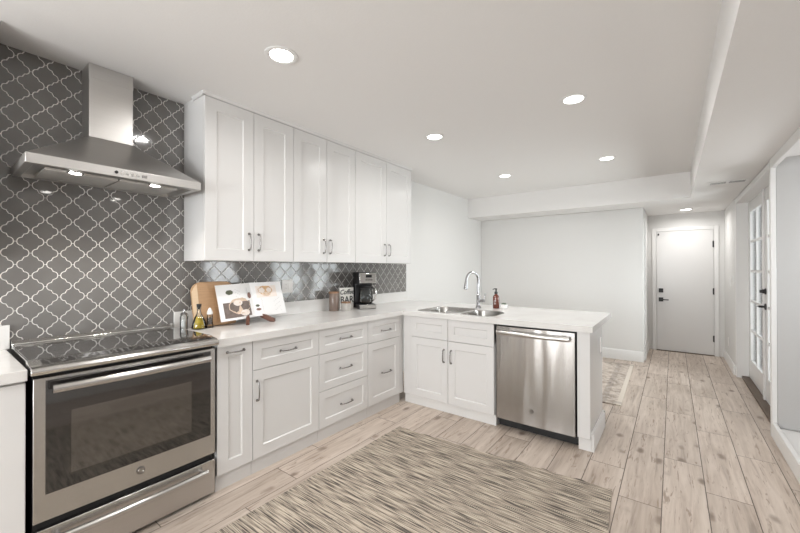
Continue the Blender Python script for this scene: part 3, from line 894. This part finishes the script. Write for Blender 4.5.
# canopy: lip + pyramid
def quad(bm, *p, mi=0):
    f = bm.faces.new([bm.verts.new(q) for q in p]); f.material_index = mi; return f
lo = [(X0, YF, 0), (X1, YF, 0), (X1, 0, 0), (X0, 0, 0)]
hi = [(X0, YF, zl), (X1, YF, zl), (X1, 0, zl), (X0, 0, zl)]
cx0, cx1, cy1 = -0.097, 0.111, -0.146
tp = [(cx0, cy1, 0.262), (cx1, cy1, 0.262), (cx1, 0, 0.262), (cx0, 0, 0.262)]
V = [[bm.verts.new(p) for p in L] for L in (lo, hi, tp)]
for A, B in zip(V, V[1:]):
    for k in range(4): bm.faces.new((A[k], A[(k + 1) % 4], B[(k + 1) % 4], B[k]))
bm.faces.new(V[2])
# underside: rim and recess
rim = [(X0 + 0.03, YF + 0.05, 0), (X1 - 0.03, YF + 0.05, 0), (X1 - 0.03, -0.02, 0), (X0 + 0.03, -0.02, 0)]
rin = [(p[0] * 0.96, p[1] * 0.97, 0.02) for p in rim]
r1 = [bm.verts.new(p) for p in rim]; r2_ = [bm.verts.new(p) for p in rin]
for k in range(4):
    bm.faces.new((V[0][k], V[0][(k + 1) % 4], r1[(k + 1) % 4], r1[k]))
    bm.faces.new((r1[k], r1[(k + 1) % 4], r2_[(k + 1) % 4], r2_[k]))
bm.faces.new(r2_)
obj('canopy', bm, STEELH, hd, bevel=0.0015)
bm = bm_new(); box(bm, cx0, cx1, cy1, 0, 0.2625, ZC - 1.822 - 0.0015); obj('chimney', bm, STEELH, hd, bevel=0.001)
bm = bm_new(); box(bm, cx0 - 0.0015, cx1 + 0.0015, cy1 - 0.0015, -0.0005, 0.60, ZC - 1.822 - 0.001); obj('chimney_extension', bm, STEELH, hd, bevel=0.001)
FILT = steel('filter_mesh', col=(0.74, 0.72, 0.69), rough=0.5, aniso=0.0)
for s in (-1, 1):
    bm = bm_new(); xa, xb = (-0.30, -0.004) if s < 0 else (0.004, 0.30)
    box(bm, xa, xb, -0.30, -0.03, 0.004, 0.016); 
    fl = obj('grease_filter', bm, FILT, hd, bevel=0.002)
for xl in (-0.195, 0.160):
    bm = bm_new(); lathe(bm, [(0, 0.012), (0.034, 0.012), (0.034, -0.003), (0.026, -0.004)], (xl, -0.352, 0), n=20); lm = obj('lamp_ring', bm, STEELB, hd)
    bm = bm_new(); lathe(bm, [(0.026, -0.002), (0.024, -0.005), (0, -0.006)], (xl, -0.352, 0), n=20); obj('lamp_lens', bm, pbr('hood_lamp_lens', (1, 1, 1), 0.4, emit=(1, 0.96, 0.9), estr=22.0) if xl < 0 else MAT['hood_lamp_lens'], lm)
    sp = bpy.data.lights.new('hood_lamp', 'SPOT'); sp.energy = HOOD_W * 8; sp.spot_size = R(120); sp.spot_blend = 0.8; sp.shadow_soft_size = 0.02; sp.color = (1, 0.95, 0.88)
    lo_ = bpy.data.objects.new('hood_lamp_light', sp); COL.objects.link(lo_); lo_.parent = hd; lo_.location = (xl, -0.352, -0.012)
bm = bm_new()
lathe(bm, [(0.008, 0), (0.008, -0.003), (0, -0.003)], (-0.045, YF - 0.0005, 0.023), n=14, axis='Y'); obj('button', bm, INKB, hd)
for k in range(4):
    bm = bm_new(); lathe(bm, [(0.0075, 0), (0.0075, -0.003), (0, -0.003)], (-0.018 + k * 0.023, YF - 0.0005, 0.023), n=14, axis='Y'); obj('button', bm, STEELB, hd)
bm = bm_new(); box(bm, 0.070, 0.095, YF - 0.002, YF - 0.0003, 0.016, 0.030); obj('badge', bm, PULL, hd)

# ------------------------------------------------------------------ range
rg = thing('range', 'stainless steel slide-in electric range with black glass cooktop and oven', 'range', (0, 0, 0))
W = 0.762
bm = bm_new(); box(bm, 0.004, W - 0.004, -0.605, -0.013, 0.022, 0.885); obj('body', bm, DARKGAP, rg)
# cooktop glass and its steel frame
bm = bm_new(); box(bm, 0.0, W, -0.560, -0.045, 0.925, 0.935); obj('cooktop', bm, COOK, rg, bevel=0.002)
bm = bm_new(); prism(bm, [(-0.0125, 0.886), (-0.0125, 0.956), (-0.026, 0.958), (-0.050, 0.941), (-0.050, 0.886)], 'X', 0.0, W); obj('rear_trim', bm, STEELB, rg, bevel=0.002)
bm = bm_new()
fr_prof = [(-0.550, 0.886), (-0.550, 0.9365), (-0.560, 0.9395), (-0.655, 0.9245), (-0.676, 0.915), (-0.682, 0.903), (-0.676, 0.888), (-0.64, 0.886)]
prism(bm, fr_prof, 'X', -0.010, W)
prism(bm, [(0.0, 0.9245), (W, 0.9245), (W, 0.886), (0, 0.886)], 'Y', -0.55, -0.051)
ctl = obj('control_frame', bm, STEELB, rg, bevel=0.003)
bm = bm_new()
prism(bm, [(-0.584, 0.9354), (-0.584, 0.9364), (-0.646, 0.9266), (-0.646, 0.9256)], 'X', 0.030, W - 0.026)
cp = obj('control_panel', bm, GLASSBLK, rg)
def mark(bm, x, y, w, d):
    zz = lambda v: 0.9378 + (-0.575 - v) * (-0.0112 / 0.071) + 0.0005
    quad(bm, (x, y, zz(y)), (x + w, y, zz(y)), (x + w, y - d, zz(y - d)), (x, y - d, zz(y - d)))
for cx in (0.10, 0.165, 0.60, 0.665):
    bm = bm_new()
    for k in range(12):
        a = 2 * pi * k / 12
        mark(bm, cx + 0.015 * cos(a), -0.606 + 0.015 * sin(a), 0.003, 0.002)
    mark(bm, cx - 0.006, -0.632, 0.012, 0.003)
    obj('burner_marking', bm, MARK, cp)
for x in (0.26, 0.285, 0.31, 0.335):
    bm = bm_new(); mark(bm, x, -0.590, 0.014, 0.003); mark(bm, x + .003, -0.606, 0.008, 0.004); mark(bm, x, -0.626, 0.012, 0.003)
    obj('touch_marking', bm, MARK, cp)
for x in (0.42, 0.445, 0.47, 0.495, 0.52):
    bm = bm_new()
    for y in (-0.588, -0.604, -0.620): mark(bm, x, y, 0.006, 0.006)
    obj('number_marking', bm, MARK, cp)
# burner rings printed on the glass
BURN = pbr('burner_print', (0.10, 0.10, 0.10), 0.2)
for cx, cy, rr in ((0.19, -0.43, 0.095), (0.19, -0.18, 0.075), (0.57, -0.43, 0.11), (0.57, -0.18, 0.075), (0.38, -0.16, 0.055)):
    n = 40; bm = bm_new()
    for k in range(n):
        a, b_ = 2 * pi * k / n, 2 * pi * (k + 1) / n
        quad(bm, *[(cx + r_ * cos(t_), cy + r_ * sin(t_), 0.9353) for r_, t_ in ((rr, a), (rr, b_), (rr - 0.0015, b_), (rr - 0.0015, a))])
    obj('burner_ring', bm, BURN, rg)
# oven door, slightly bowed
def bowed(x0, x1, z0, z1, y, t, bow, n=16):
    bm = bm_new(); F, B = [], []
    for i in range(n + 1):
        u = i / n; x = x0 + (x1 - x0) * u
        yy = y - bow * (1 - (2 * u - 1) ** 2)
        F.append((bm.verts.new((x, yy, z0)), bm.verts.new((x, yy, z1)))); B.append((bm.verts.new((x, y + t, z0)), bm.verts.new((x, y + t, z1))))
    for i in range(n):
        f = bm.faces.new((F[i][0], F[i + 1][0], F[i + 1][1], F[i][1])); f.smooth = True
        bm.faces.new((B[i + 1][0], B[i][0], B[i][1], B[i + 1][1]))
        bm.faces.new((F[i][1], F[i + 1][1], B[i + 1][1], B[i][1])); bm.faces.new((F[i + 1][0], F[i][0], B[i][0], B[i + 1][0]))
    bm.faces.new((F[0][0], F[0][1], B[0][1], B[0][0])); bm.faces.new((F[-1][1], F[-1][0], B[-1][0], B[-1][1]))
    return bm
od = obj('oven_door', bowed(0.002, W - 0.002, 0.252, 0.866, -0.634, 0.028, 0.006), STEEL, rg, bevel=0.002)
gw = obj('glass', bowed(0.040, W - 0.030, 0.366, 0.852, -0.6403, 0.010, 0.0012), GLASSBLK, od)
obj('window', bowed(0.122, W - 0.135, 0.425, 0.705, -0.6420, 0.006, 0.0008), WINGLASS, od)
bm = bm_new()
hp = [(0.055 + (0.65) * k / 14, -0.686 - 0.012 * (1 - (2 * k / 14 - 1) ** 2), 0.822) for k in range(15)]
tube(bm, hp, 0.0195, n=14)
for xx in (0.075, 0.685): tube(bm, [(xx, -0.630, 0.822), (xx, -0.695, 0.822)], 0.011, n=10)
obj('handle', bm, STEEL, od)
def badge(parent, loc, r, rotz=0.0):
    bm = bm_new(); lathe(bm, [(r, 0), (r, -0.002), (r * 0.93, -0.003), (r * 0.80, -0.003), (r * 0.78, -0.0022), (0, -0.0022)], (0, 0, 0), n=28, axis='Y', smooth=False)
    b = obj('badge', bm, PULL, parent, loc=loc, rot=(0, 0, rotz))
    text_obj('monogram', 'GE', r * 1.0, STEELB, b, (0, -0.0028, 0), (R(90), 0, 0), shear=0.35, extrude=0.0004, spacing=0.8)
    for k in range(4):
        a = pi / 4 + k * pi / 2
        bm = bm_new(); pts = [(r * 0.62 * cos(a + q * 0.5), -0.0030, r * 0.62 * sin(a + q * 0.5)) for q in (-0.9, -0.5, 0, 0.5, 0.9)]
        tube(bm, pts, 0.0007, n=5); obj('scroll', bm, STEELB, b)
    return b
badge(od, (0.387, -0.6415, 0.316), 0.0185)
dr = obj('drawer', bowed(0.002, W - 0.002, 0.024, 0.216, -0.634, 0.028, 0.006), STEEL, rg, bevel=0.002)
bm = bm_new()
hp = [(0.06 + (0.64) * k / 14, -0.672 - 0.014 * (1 - (2 * k / 14 - 1) ** 2), 0.176) for k in range(15)]
tube(bm, hp, 0.0155, n=12)
for xx in (0.08, 0.68): tube(bm, [(xx, -0.632, 0.176), (xx, -0.676, 0.176)], 0.009, n=10)
obj('handle', bm, STEEL, dr)
for xx in (0.05, W - 0.05):
    for yy in (-0.56, -0.08):
        bm = bm_new(); lathe(bm, [(0, 0), (0.018, 0), (0.018, 0.008), (0.01, 0.022), (0, 0.022)], (xx, yy, 0), n=12); obj('foot', bm, DARKGAP, rg)
bm = bm_new(); box(bm, 0.02, W - 0.02, -0.590, -0.06, 0.004, 0.0215); obj('kick_skirt', bm, DARKGAP, rg)

# ------------------------------------------------------------------ dishwasher
dw = thing('dishwasher', 'stainless steel dishwasher built into the peninsula', 'dishwasher', (PX, -1.598, 0), R(-90))
bm = bm_new(); box(bm, 0.004, 0.618, 0.03, 0.53, 0.06, 0.864); obj('tub', bm, DARKGAP, dw)
bm = bm_new()
n = 20
F = []
dwd = bowed(0.008, 0.613, 0.088, 0.853, -0.014, 0.035, 0.007, 20)
dd = obj('door', dwd, STEELW, dw, bevel=0.003)
bm = bm_new()
hp = [(0.030 + 0.55 * k / 14, -0.052 - 0.012 * (1 - (2 * k / 14 - 1) ** 2), 0.806) for k in range(15)]
tube(bm, hp, 0.0190, n=14)
for xx in (0.045, 0.565): tube(bm, [(xx, -0.012, 0.806), (xx, -0.055, 0.806)], 0.011, n=10)
obj('handle', bm, STEEL, dd)
badge(dd, (0.30, -0.0220, 0.205), 0.0150)
bm = bm_new(); box(bm, 0.002, 0.620, 0.070, 0.40, 0.0, 0.060); box(bm, 0.004, 0.618, 0.060, 0.075, 0.02, 0.087); obj('kick_plate', bm, DARKGAP, dw)
bm = bm_new(); box(bm, 0.27, 0.35, 0.0, 0.012, 0.8535, 0.858); obj('status_strip', bm, LCD, dd)

# ------------------------------------------------------------------ things on the left end of the counter
ZT = 0.9145
def item(name, label, cat, x, y, rz=0.0, z=ZT): return thing(name, label, cat, (x, y, z), rz)
# cutting board leaning on the tiles
cb = item('cutting_board', 'round-cornered wooden cutting board leaning against the tiles behind the cookbook', 'board', 0.866, -0.112, 0.0)
tilt = math.atan2(0.075, 0.32)
def tilted(bm, a):
    bmesh.ops.rotate(bm, verts=bm.verts[:], cent=(0, 0, 0), matrix=Matrix.Rotation(-a, 3, 'X')); return bm
bm = bm_new(); prism(bm, rrect(0.0, 0.300, 0.0, 0.325, [0.05, 0.07, 0.02, 0.02]), 'Y', -0.022, 0.0)
obj('face', tilted(bm, tilt), WOODL, cb, bevel=0.003)
bm = bm_new(); prism(bm, [(-0.0005, 0.02), (-0.0005, 0.255), (0.020, 0.290), (0.040, 0.311), (0.040, 0.02)], 'Y', -0.0228, -0.0222)
obj('pale_strip', tilted(bm, tilt), WOODP, cb)
# easel
es = item('book_stand', 'dark wood book easel holding the cookbook', 'stand', 1.283, -0.190, R(0))
lean = R(20)
for sx in (-1, 1):
    bm = bm_new()
    # foot: slanted bar running out to the front
    x = sx * 0.060
    prism(bm, [(-0.105, 0.0), (-0.070, 0.0), (0.0, 0.030), (0.03, 0.05), (0.03, 0.075), (-0.05, 0.048), (-0.108, 0.022)], 'X', x - 0.012, x + 0.012)
    bmesh.ops.rotate(bm, verts=bm.verts[:], cent=(x, 0, 0), matrix=Matrix.Rotation(sx * R(30), 3, 'Z'))
    obj('foot', bm, WOODD, es, bevel=0.003)
    bm = bm_new(); prism(bm, [(0.012, 0.04), (0.03, 0.04), (0.105, 0.20), (0.090, 0.20)], 'X', sx * 0.040 - 0.01, sx * 0.040 + 0.01); obj('upright', bm, WOODD, es)
bm = bm_new(); prism(bm, [(0.092, 0.0), (0.104, 0.0), (0.097, 0.19), (0.085, 0.19)], 'X', -0.012, 0.012); obj('rear_leg', bm, WOODD, es)
# cookbook: open pages, bowed, leaning back
bk = item('cookbook', 'open cookbook with food photographs propped on the wooden easel', 'book', 1.283, -0.190, R(0), ZT + 0.046)
def page_pt(u, v, s, off=0.0):
    """u 0..1 from spine outward, v height in m, s side; returns local coordinates"""
    x = s * (0.272 * u)
    d = 0.016 * sin(pi * min(1, u * 1.15)) * (1 - 0.4 * u) + 0.006 * (1 - u) + off
    y = -d + v * math.sin(lean) + 0.0 - 0.020 * u
    z = v * math.cos(lean) - 0.012 * u * (1 if s < 0 else -0.3)
    return (x, y, z)
for s in (-1, 1):
    bm = bm_new(); nu, nv = 14, 2; Hh = 0.276
    G = [[bm.verts.new(page_pt(i / nu, Hh * j / nv, s)) for j in range(nv + 1)] for i in range(nu + 1)]
    Bk = [[bm.verts.new(page_pt(i / nu, Hh * j / nv, s, -0.007)) for j in range(nv + 1)] for i in range(nu + 1)]
    for i in range(nu):
        for j in range(nv):
            f = bm.faces.new((G[i][j], G[i + 1][j], G[i + 1][j + 1], G[i][j + 1])); f.smooth = True
            bm.faces.new((Bk[i][j], Bk[i][j + 1], Bk[i + 1][j + 1], Bk[i + 1][j]))
        bm.faces.new((G[i][0], Bk[i][0], Bk[i + 1][0], G[i + 1][0])); bm.faces.new((G[i][nv], G[i + 1][nv], Bk[i + 1][nv], Bk[i][nv]))
    for i in (0, nu):
        for j in range(nv): bm.faces.new((G[i][j], G[i][j + 1], Bk[i][j + 1], Bk[i][j]))
    pg = obj('page', bm, PAPER, bk)
    def patch(u0, u1, v0, v1, mat, name, off=0.0006, round_=False, n=10):
        bm = bm_new()
        if round_:
            uc, vc, ur, vr = (u0 + u1) / 2, (v0 + v1) / 2, (u1 - u0) / 2, (v1 - v0) / 2
            c = bm.verts.new(page_pt(uc, vc, s, off))
            rg_ = [bm.verts.new(page_pt(uc + ur * cos(2 * pi * k / 20) * (1 + .08 * sin(3 * k)), vc + vr * sin(2 * pi * k / 20) * (1 + .06 * cos(2 * k)), s, off)) for k in range(20)]
            for k in range(20): bm.faces.new((c, rg_[k], rg_[(k + 1) % 20]))
        else:
            A = [[bm.verts.new(page_pt(u0 + (u1 - u0) * i / n, v, s, off)) for v in (v0, v1)] for i in range(n + 1)]
            for i in range(n): bm.faces.new((A[i][0], A[i + 1][0], A[i + 1][1], A[i][1]))
        return obj(name, bm, mat, pg)
    if s < 0:
        patch(0.10, 0.88, 0.018, 0.135, PBROWN, 'photograph')
        patch(0.10, 0.74, 0.040, 0.165, PFOOD, 'photograph_food', 0.0009, True)
        patch(0.16, 0.44, 0.022, 0.070, PCREAM, 'photograph_food', 0.0011, True)
        patch(0.34, 0.60, 0.105, 0.150, PCREAM, 'photograph_food', 0.0011, True)
        patch(0.56, 0.76, 0.195, 0.232, PGREEN, 'photograph_food', 0.0009, True)
        patch(0.02, 0.14, 0.150, 0.200, PRED, 'photograph_food', 0.0009, True)
        bm = bm_new()
        for k in range(9):
            v = 0.235 - k * 0.009
            for (ua, ub) in ((0.12, 0.50),):
                A = [bm.verts.new(page_pt(q, vv, s, 0.0008)) for q, vv in ((ua, v), (ub - 0.05 * (k % 3), v), (ub - 0.05 * (k % 3), v - 0.0022), (ua, v - 0.0022))]
                bm.faces.new(A)
        obj('print', bm, INK, pg)
    else:
        patch(0.14, 0.80, 0.150, 0.245, PCREAM, 'photograph')
        patch(0.20, 0.66, 0.170, 0.246, PORNG, 'photograph_food', 0.0009, True)
        patch(0.30, 0.58, 0.157, 0.195, PFOOD, 'photograph_food', 0.0011, True)
        patch(0.06, 0.17, 0.075, 0.095, PGREEN, 'photograph_food', 0.0009, True)
        patch(0.06, 0.20, 0.045, 0.065, PRED, 'photograph_food', 0.0009, True)
        bm = bm_new()
        for k in range(13):
            v = 0.138 - k * 0.009
            A = [bm.verts.new(page_pt(q, vv, s, 0.0008)) for q, vv in ((0.25, v), (0.86 - 0.06 * (k % 4), v), (0.86 - 0.06 * (k % 4), v - 0.0022), (0.25, v - 0.0022))]
            bm.faces.new(A)
        obj('print', bm, INK, pg)

# glass jar with clip lid
sj = item('salt_jar', 'small glass salt jar with a knobbed lid beside the range', 'jar', 0.812, -0.085)
bm = bm_new(); lathe(bm, [(0, 0), (0.022, 0), (0.024, 0.005), (0.024, 0.085), (0.019, 0.098), (0.0165, 0.098), (0.021, 0.083), (0.021, 0.006), (0, 0.005)]); obj('body', bm, GLASS, sj)
bm = bm_new(); lathe(bm, [(0, 0.0062), (0.0200, 0.0062), (0.0200, 0.062), (0, 0.066)]); obj('salt', bm, SALT, sj)
bm = bm_new(); lathe(bm, [(0.021, 0.0985), (0.024, 0.103), (0.018, 0.112), (0.006, 0.117), (0.005, 0.124), (0.010, 0.131), (0.007, 0.139), (0, 0.142)]); obj('lid', bm, CHROME, sj)
bm = bm_new(); tube(bm, [(0.024, 0, 0.06), (0.030, 0, 0.085), (0.025, 0, 0.105)], 0.0016, n=6); obj('clip', bm, CHROME, sj)
# oil bottle (wide cruet)
ob = item('oil_bottle', 'squat glass cruet of golden olive oil with a dark stopper', 'bottle', 0.880, -0.158)
bm = bm_new(); lathe(bm, [(0, 0), (0.040, 0), (0.046, 0.006), (0.044, 0.035), (0.030, 0.075), (0.015, 0.105), (0.012, 0.125), (0.014, 0.150), (0.010, 0.150), (0.009, 0.125), (0.012, 0.104), (0.027, 0.074), (0.041, 0.034), (0.043, 0.007), (0, 0.004)]); obj('body', bm, GLASS, ob)
bm = bm_new(); lathe(bm, [(0, 0.0048), (0.0415, 0.0075), (0.0395, 0.034), (0.0262, 0.070), (0.018, 0.086), (0, 0.086)]); obj('oil', bm, OIL, ob)
bm = bm_new(); lathe(bm, [(0.0085, 0.135), (0.0085, 0.150), (0.014, 0.152), (0.016, 0.172), (0.0, 0.174)], n=16); obj('stopper', bm, INKB, ob)
# pepper grinder
pm = item('pepper_grinder', 'slim clear pepper grinder with a pale cap between cruet and board', 'grinder', 0.948, -0.170)
bm = bm_new(); lathe(bm, [(0, 0), (0.022, 0), (0.023, 0.020), (0.019, 0.024), (0.0175, 0.095), (0.0155, 0.095), (0.0165, 0.026), (0, 0.0255)]); obj('body', bm, GLASS, pm)
bm = bm_new(); lathe(bm, [(0, 0.0265), (0.0155, 0.0268), (0.0150, 0.070), (0, 0.073)]); obj('peppercorns', bm, PEPPER, pm)
bm = bm_new(); lathe(bm, [(0.018, 0.0955), (0.020, 0.105), (0.016, 0.118), (0.012, 0.128), (0.006, 0.140), (0, 0.142)]); obj('cap', bm, PLAST, pm)

# outlets
def outlet(label, x, z, gang=2):
    o = thing('wall_outlet', label, 'outlet', (x, -0.0105, z))
    w = 0.116 if gang == 2 else 0.07
    bm = bm_new(); box(bm, -w / 2, w / 2, -0.006, 0, -0.060, 0.060); pl = obj('cover_plate', bm, PLAST, o, bevel=0.002)
    for k in range(gang):
        cx = (k - (gang - 1) / 2) * 0.046
        bm = bm_new(); box(bm, cx - 0.017, cx + 0.017, -0.0085, -0.006, -0.034, 0.034); ins = obj('insert', bm, PLAST, o, bevel=0.001)
        if k == 0:
            for zz in (-0.017, 0.017):
                for dx in (-0.006, 0.006):
                    bm = bm_new(); box(bm, cx + dx - 0.001, cx + dx + 0.001, -0.0088, -0.0086, zz - 0.005, zz + 0.005); obj('slot', bm, INKB, ins)
    return o
outlet('white double outlet plate on the grey tiles right of the cookbook', 1.706, 1.172)

# ------------------------------------------------------------------ coffee corner
ca = item('canister', 'tall brown glass canister with a wooden lid, left of the coffee sign', 'canister', 2.172, -0.115)
bm = bm_new(); lathe(bm, [(0, 0), (0.046, 0), (0.048, 0.004), (0.048, 0.165), (0.045, 0.170), (0, 0.170)], n=28); obj('body', bm, CANIS, ca)
bm = bm_new(); lathe(bm, [(0.046, 0.1705), (0.051, 0.172), (0.051, 0.187), (0.046, 0.190), (0, 0.190)], n=28); obj('lid', bm, LIDW, ca)
sg_ = item('coffee_sign', 'small square white sign reading coffee bar', 'sign', 2.372, -0.075, R(-4))
bm = bm_new(); prism(bm, [(-0.092, 0.0), (0.092, 0.0), (0.092, 0.218), (-0.092, 0.218)], 'Y', -0.018, 0.0); bd = obj('board', bm, SIGNW, sg_, bevel=0.002)
text_obj('lettering', 'Coffee', 0.070, INKB, sg_, (0, -0.0188, 0.172), (R(90), 0, 0), shear=0.3, bold=0.0012)
text_obj('lettering', 'BAR', 0.098, INKB, sg_, (0.002, -0.0188, 0.092), (R(90), 0, 0), bold=0.0016)
sm = item('glass_jar', 'small square jar with wooden lid in front of the coffee sign', 'jar', 2.240, -0.215, R(8))
bm = bm_new(); prism(bm, rrect(-0.037, 0.037, -0.037, 0.037, 0.01, 3), 'Z', 0.0, 0.075); obj('body', bm, pbr('frosted_jar', (0.42, 0.40, 0.37), 0.2, noise=0.2, nscale=25, coat=0.5), sm, bevel=0.003)
bm = bm_new(); prism(bm, rrect(-0.036, 0.036, -0.036, 0.036, 0.012, 3), 'Z', 0.0755, 0.090); obj('lid', bm, LIDW, sm, bevel=0.002)
# coffee maker
cfm = item('coffee_maker', 'black and stainless drip coffee maker with glass carafe', 'coffee maker', 2.545, -0.180, R(-30)); cfm.scale = (1, 1, 1.07)
bm = bm_new(); box(bm, -0.095, 0.095, -0.115, 0.115, 0.0, 0.045); obj('base', bm, DARKGAP, cfm, bevel=0.008)
bm = bm_new(); box(bm, -0.088, 0.088, -0.122, -0.1155, 0.004, 0.040); obj('base_band', bm, STEELB, cfm, bevel=0.002)
bm = bm_new(); box(bm, -0.095, 0.095, 0.030, 0.115, 0.046, 0.30); obj('water_tank', bm, DARKGAP, cfm, bevel=0.006)
bm = bm_new(); box(bm, -0.095, 0.095, -0.110, 0.0295, 0.235, 0.352); box(bm, -0.095, 0.095, 0.0296, 0.113, 0.3005, 0.352); hdm = obj('brew_head', bm, DARKGAP, cfm, bevel=0.006)
bm = bm_new(); prism(bm, [(-0.1105, 0.243), (-0.126, 0.250), (-0.120, 0.345), (-0.1105, 0.348)], 'X', -0.089, 0.089); fp = obj('front_plate', bm, STEELB, hdm, bevel=0.003)
bm = bm_new(); box(bm, -0.022, 0.040, -0.1265, -0.1215, 0.302, 0.328); obj('display', bm, LCD, fp)
bm = bm_new()
for k in range(4): lathe(bm, [(0.006, 0), (0.006, -0.003), (0, -0.003)], (-0.02 + k * 0.02, -0.1235, 0.280), n=10, axis='Y')
obj('button', bm, INKB, fp)
bm = bm_new()
cxy = (0.0, -0.045, 0)
lathe(bm, [(0, 0.048), (0.060, 0.048), (0.072, 0.062), (0.076, 0.110), (0.066, 0.165), (0.054, 0.190), (0.051, 0.190), (0.062, 0.163), (0.072, 0.110), (0.068, 0.064), (0.058, 0.052), (0, 0.052)], cxy, n=28); cf = obj('carafe', bm, GLASS, cfm)
bm = bm_new(); lathe(bm, [(0, 0.190), (0.056, 0.190), (0.058, 0.200), (0.050, 0.212), (0, 0.216)], cxy, n=24); obj('lid', bm, DARKGAP, cf)
bm = bm_new(); tube(bm, [(0.052, -0.075, 0.198), (0.080, -0.120, 0.192), (0.086, -0.130, 0.150), (0.078, -0.116, 0.095), (0.062, -0.092, 0.075)], [0.010, 0.011, 0.010, 0.009, 0.007], n=10); obj('carafe_handle', bm, STEELB, cf)
bm = bm_new(); lathe(bm, [(0, 0.0525), (0.057, 0.0530), (0.0660, 0.066), (0.0675, 0.080), (0, 0.080)], cxy, n=24); obj('coffee', bm, COFFEE, cf)

# ------------------------------------------------------------------ rugs
from mathutils.noise import noise as pnoise
def rug_quad(name, A, B, C_, D, nx, ny, th, mat, wob=0.0, **tags):
    """A far-left, B far-right, C near-right, D near-left"""
    bm = bm_new(); G = []
    A, B, C_, D = map(Vector, (A, B, C_, D))
    for i in range(nx + 1):
        row = []
        for j in range(ny + 1):
            u, v = i / nx, j / ny
            p = (A * (1 - v) + B * v) * (1 - u) + (D * (1 - v) + C_ * v) * u
            dx = wob * pnoise(Vector((p.y * 14, 3.3 + u * 9, 0))) * (1 if i in (0, nx) else 0) if wob else 0
            row.append(bm.verts.new((p.x + dx, p.y, th)))
        G.append(row)
    for i in range(nx):
        for j in range(ny): bm.faces.new((G[i][j], G[i + 1][j], G[i + 1][j + 1], G[i][j + 1]))
    ed = [e for e in bm.edges if e.is_boundary]
    ret = bmesh.ops.extrude_edge_only(bm, edges=ed)
    for v in ret['geom']:
        if isinstance(v, bmesh.types.BMVert): v.co.z = 0.0005
    return obj(name, bm, mat)
r1o = rug_quad('woven_rug', (2.128, -0.954), (2.207, -2.492), (-0.15, -2.66), (-0.25, -0.945), 60, 120, 0.009, RUG, wob=0.022)
tag(r1o, 'large flat-woven rug of beige and charcoal streaks on the kitchen floor', 'rug')
bm = bm_new(); prism(bm, rrect(-0.905, 0.905, -0.60, 0.60, 0.01, 2), 'Z', 0.0005, 0.012)
r2o = obj('accent_rug', bm, RUG2, loc=(4.67, -1.772, 0), rot=(0, 0, R(0.8)))
tag(r2o, 'faded grey and cream rug on the floor beyond the peninsula', 'rug')

# ------------------------------------------------------------------ recessed ceiling lights
def downlight(label, x, y, z, w, first=[None]):
    if first[0] is None:
        r = thing('recessed_light', label, 'ceiling light', (x, y, z), 0, 'recessed ceiling lights')
        bm = bm_new(); lathe(bm, [(0.088, -0.0006), (0.088, -0.004), (0.080, -0.007), (0.066, -0.006), (0.060, -0.0008)], n=32); obj('trim_ring', bm, TRIMW, r)
        bm = bm_new(); lathe(bm, [(0, -0.0015), (0.060, -0.0015), (0.060, -0.004), (0, -0.0042)], n=32); obj('lens', bm, LENS, r)
        first[0] = r
    else:
        r = copy_tree(first[0]); r.location = (x, y, z); r['label'] = label
    ld = bpy.data.lights.new('downlight', 'AREA'); ld.shape = 'DISK'; ld.size = 0.12; ld.energy = w; ld.color = (1.0, 0.98, 0.955); ld.spread = R(165)
    lo = bpy.data.objects.new('downlight_beam', ld); COL.objects.link(lo); lo.location = (x, y, z - 0.012)
    return r
downlight('recessed ceiling light nearest the range hood, largest in view', 0.905, -1.077, ZC, DOWNLIGHT_W)
downlight('recessed ceiling light second largest in view, right of the photo centre', 2.436, -2.243, ZC, DOWNLIGHT_W)
downlight('recessed ceiling light just off the far end of the wall cabinets', 2.465, -1.100, ZC, DOWNLIGHT_W)
downlight('recessed ceiling light nearest the inner corner of the beam and dropped ceiling', 4.122, -2.228, ZC, DOWNLIGHT_W)
downlight('recessed ceiling light just before the beam, near the left wall', 4.169, -1.095, ZC, DOWNLIGHT_W)
downlight('recessed ceiling light in the hall before the end door', 6.46, -2.945, ZS, HALL_W)
downlight('recessed ceiling light over the rug, behind the camera side', 0.905, -2.243, ZC, DOWNLIGHT_W)
downlight('added recessed ceiling light left of the range, out of view', -0.70, -1.65, ZC, DOWNLIGHT_W)  # unseen lamp, added because the room needed its light

# ceiling vent
vt = thing('ceiling_vent', 'white slotted air vent in the dropped ceiling near the glazed doors', 'vent', (4.545, -3.225, ZS))
bm = bm_new(); box(bm, -0.075, 0.075, -0.155, 0.155, -0.006, -0.0005); obj('frame', bm, TRIMW, vt, bevel=0.002)
for s in (-1, 1):
    bm = bm_new(); box(bm, -0.040, 0.040, s * 0.012, s * 0.130, -0.0075, -0.0062); sl = obj('grille', bm, DARKGAP, vt)
    bm = bm_new()
    for k in range(6):
        x = -0.036 + k * 0.0145
        prism(bm, [(x, -0.0076), (x + 0.003, -0.0076), (x + 0.003, -0.0082), (x, -0.0082)], 'Y', s * 0.012, s * 0.130)
    obj('louvre', bm, TRIMW, sl)

# hall wall fittings
def wall_plate(name, label, cat, x, z, rocker=True):
    o = thing(name, label, cat, (x, YR, z), pi)
    bm = bm_new(); box(bm, -0.037, 0.037, -0.006, -0.0003, -0.060, 0.060); obj('cover_plate', bm, PLAST, o, bevel=0.002)
    bm = bm_new(); box(bm, -0.016, 0.016, -0.009, -0.006, -0.033, 0.033); obj('rocker' if rocker else 'insert', bm, PLAST, o, bevel=0.001)
    return o
wall_plate('light_switch', 'white light switch on the hall wall beside the glazed doors', 'switch', 6.11, 1.15)
wall_plate('wall_outlet', 'low white outlet on the hall wall above the baseboard', 'outlet', 6.45, 0.31, False)
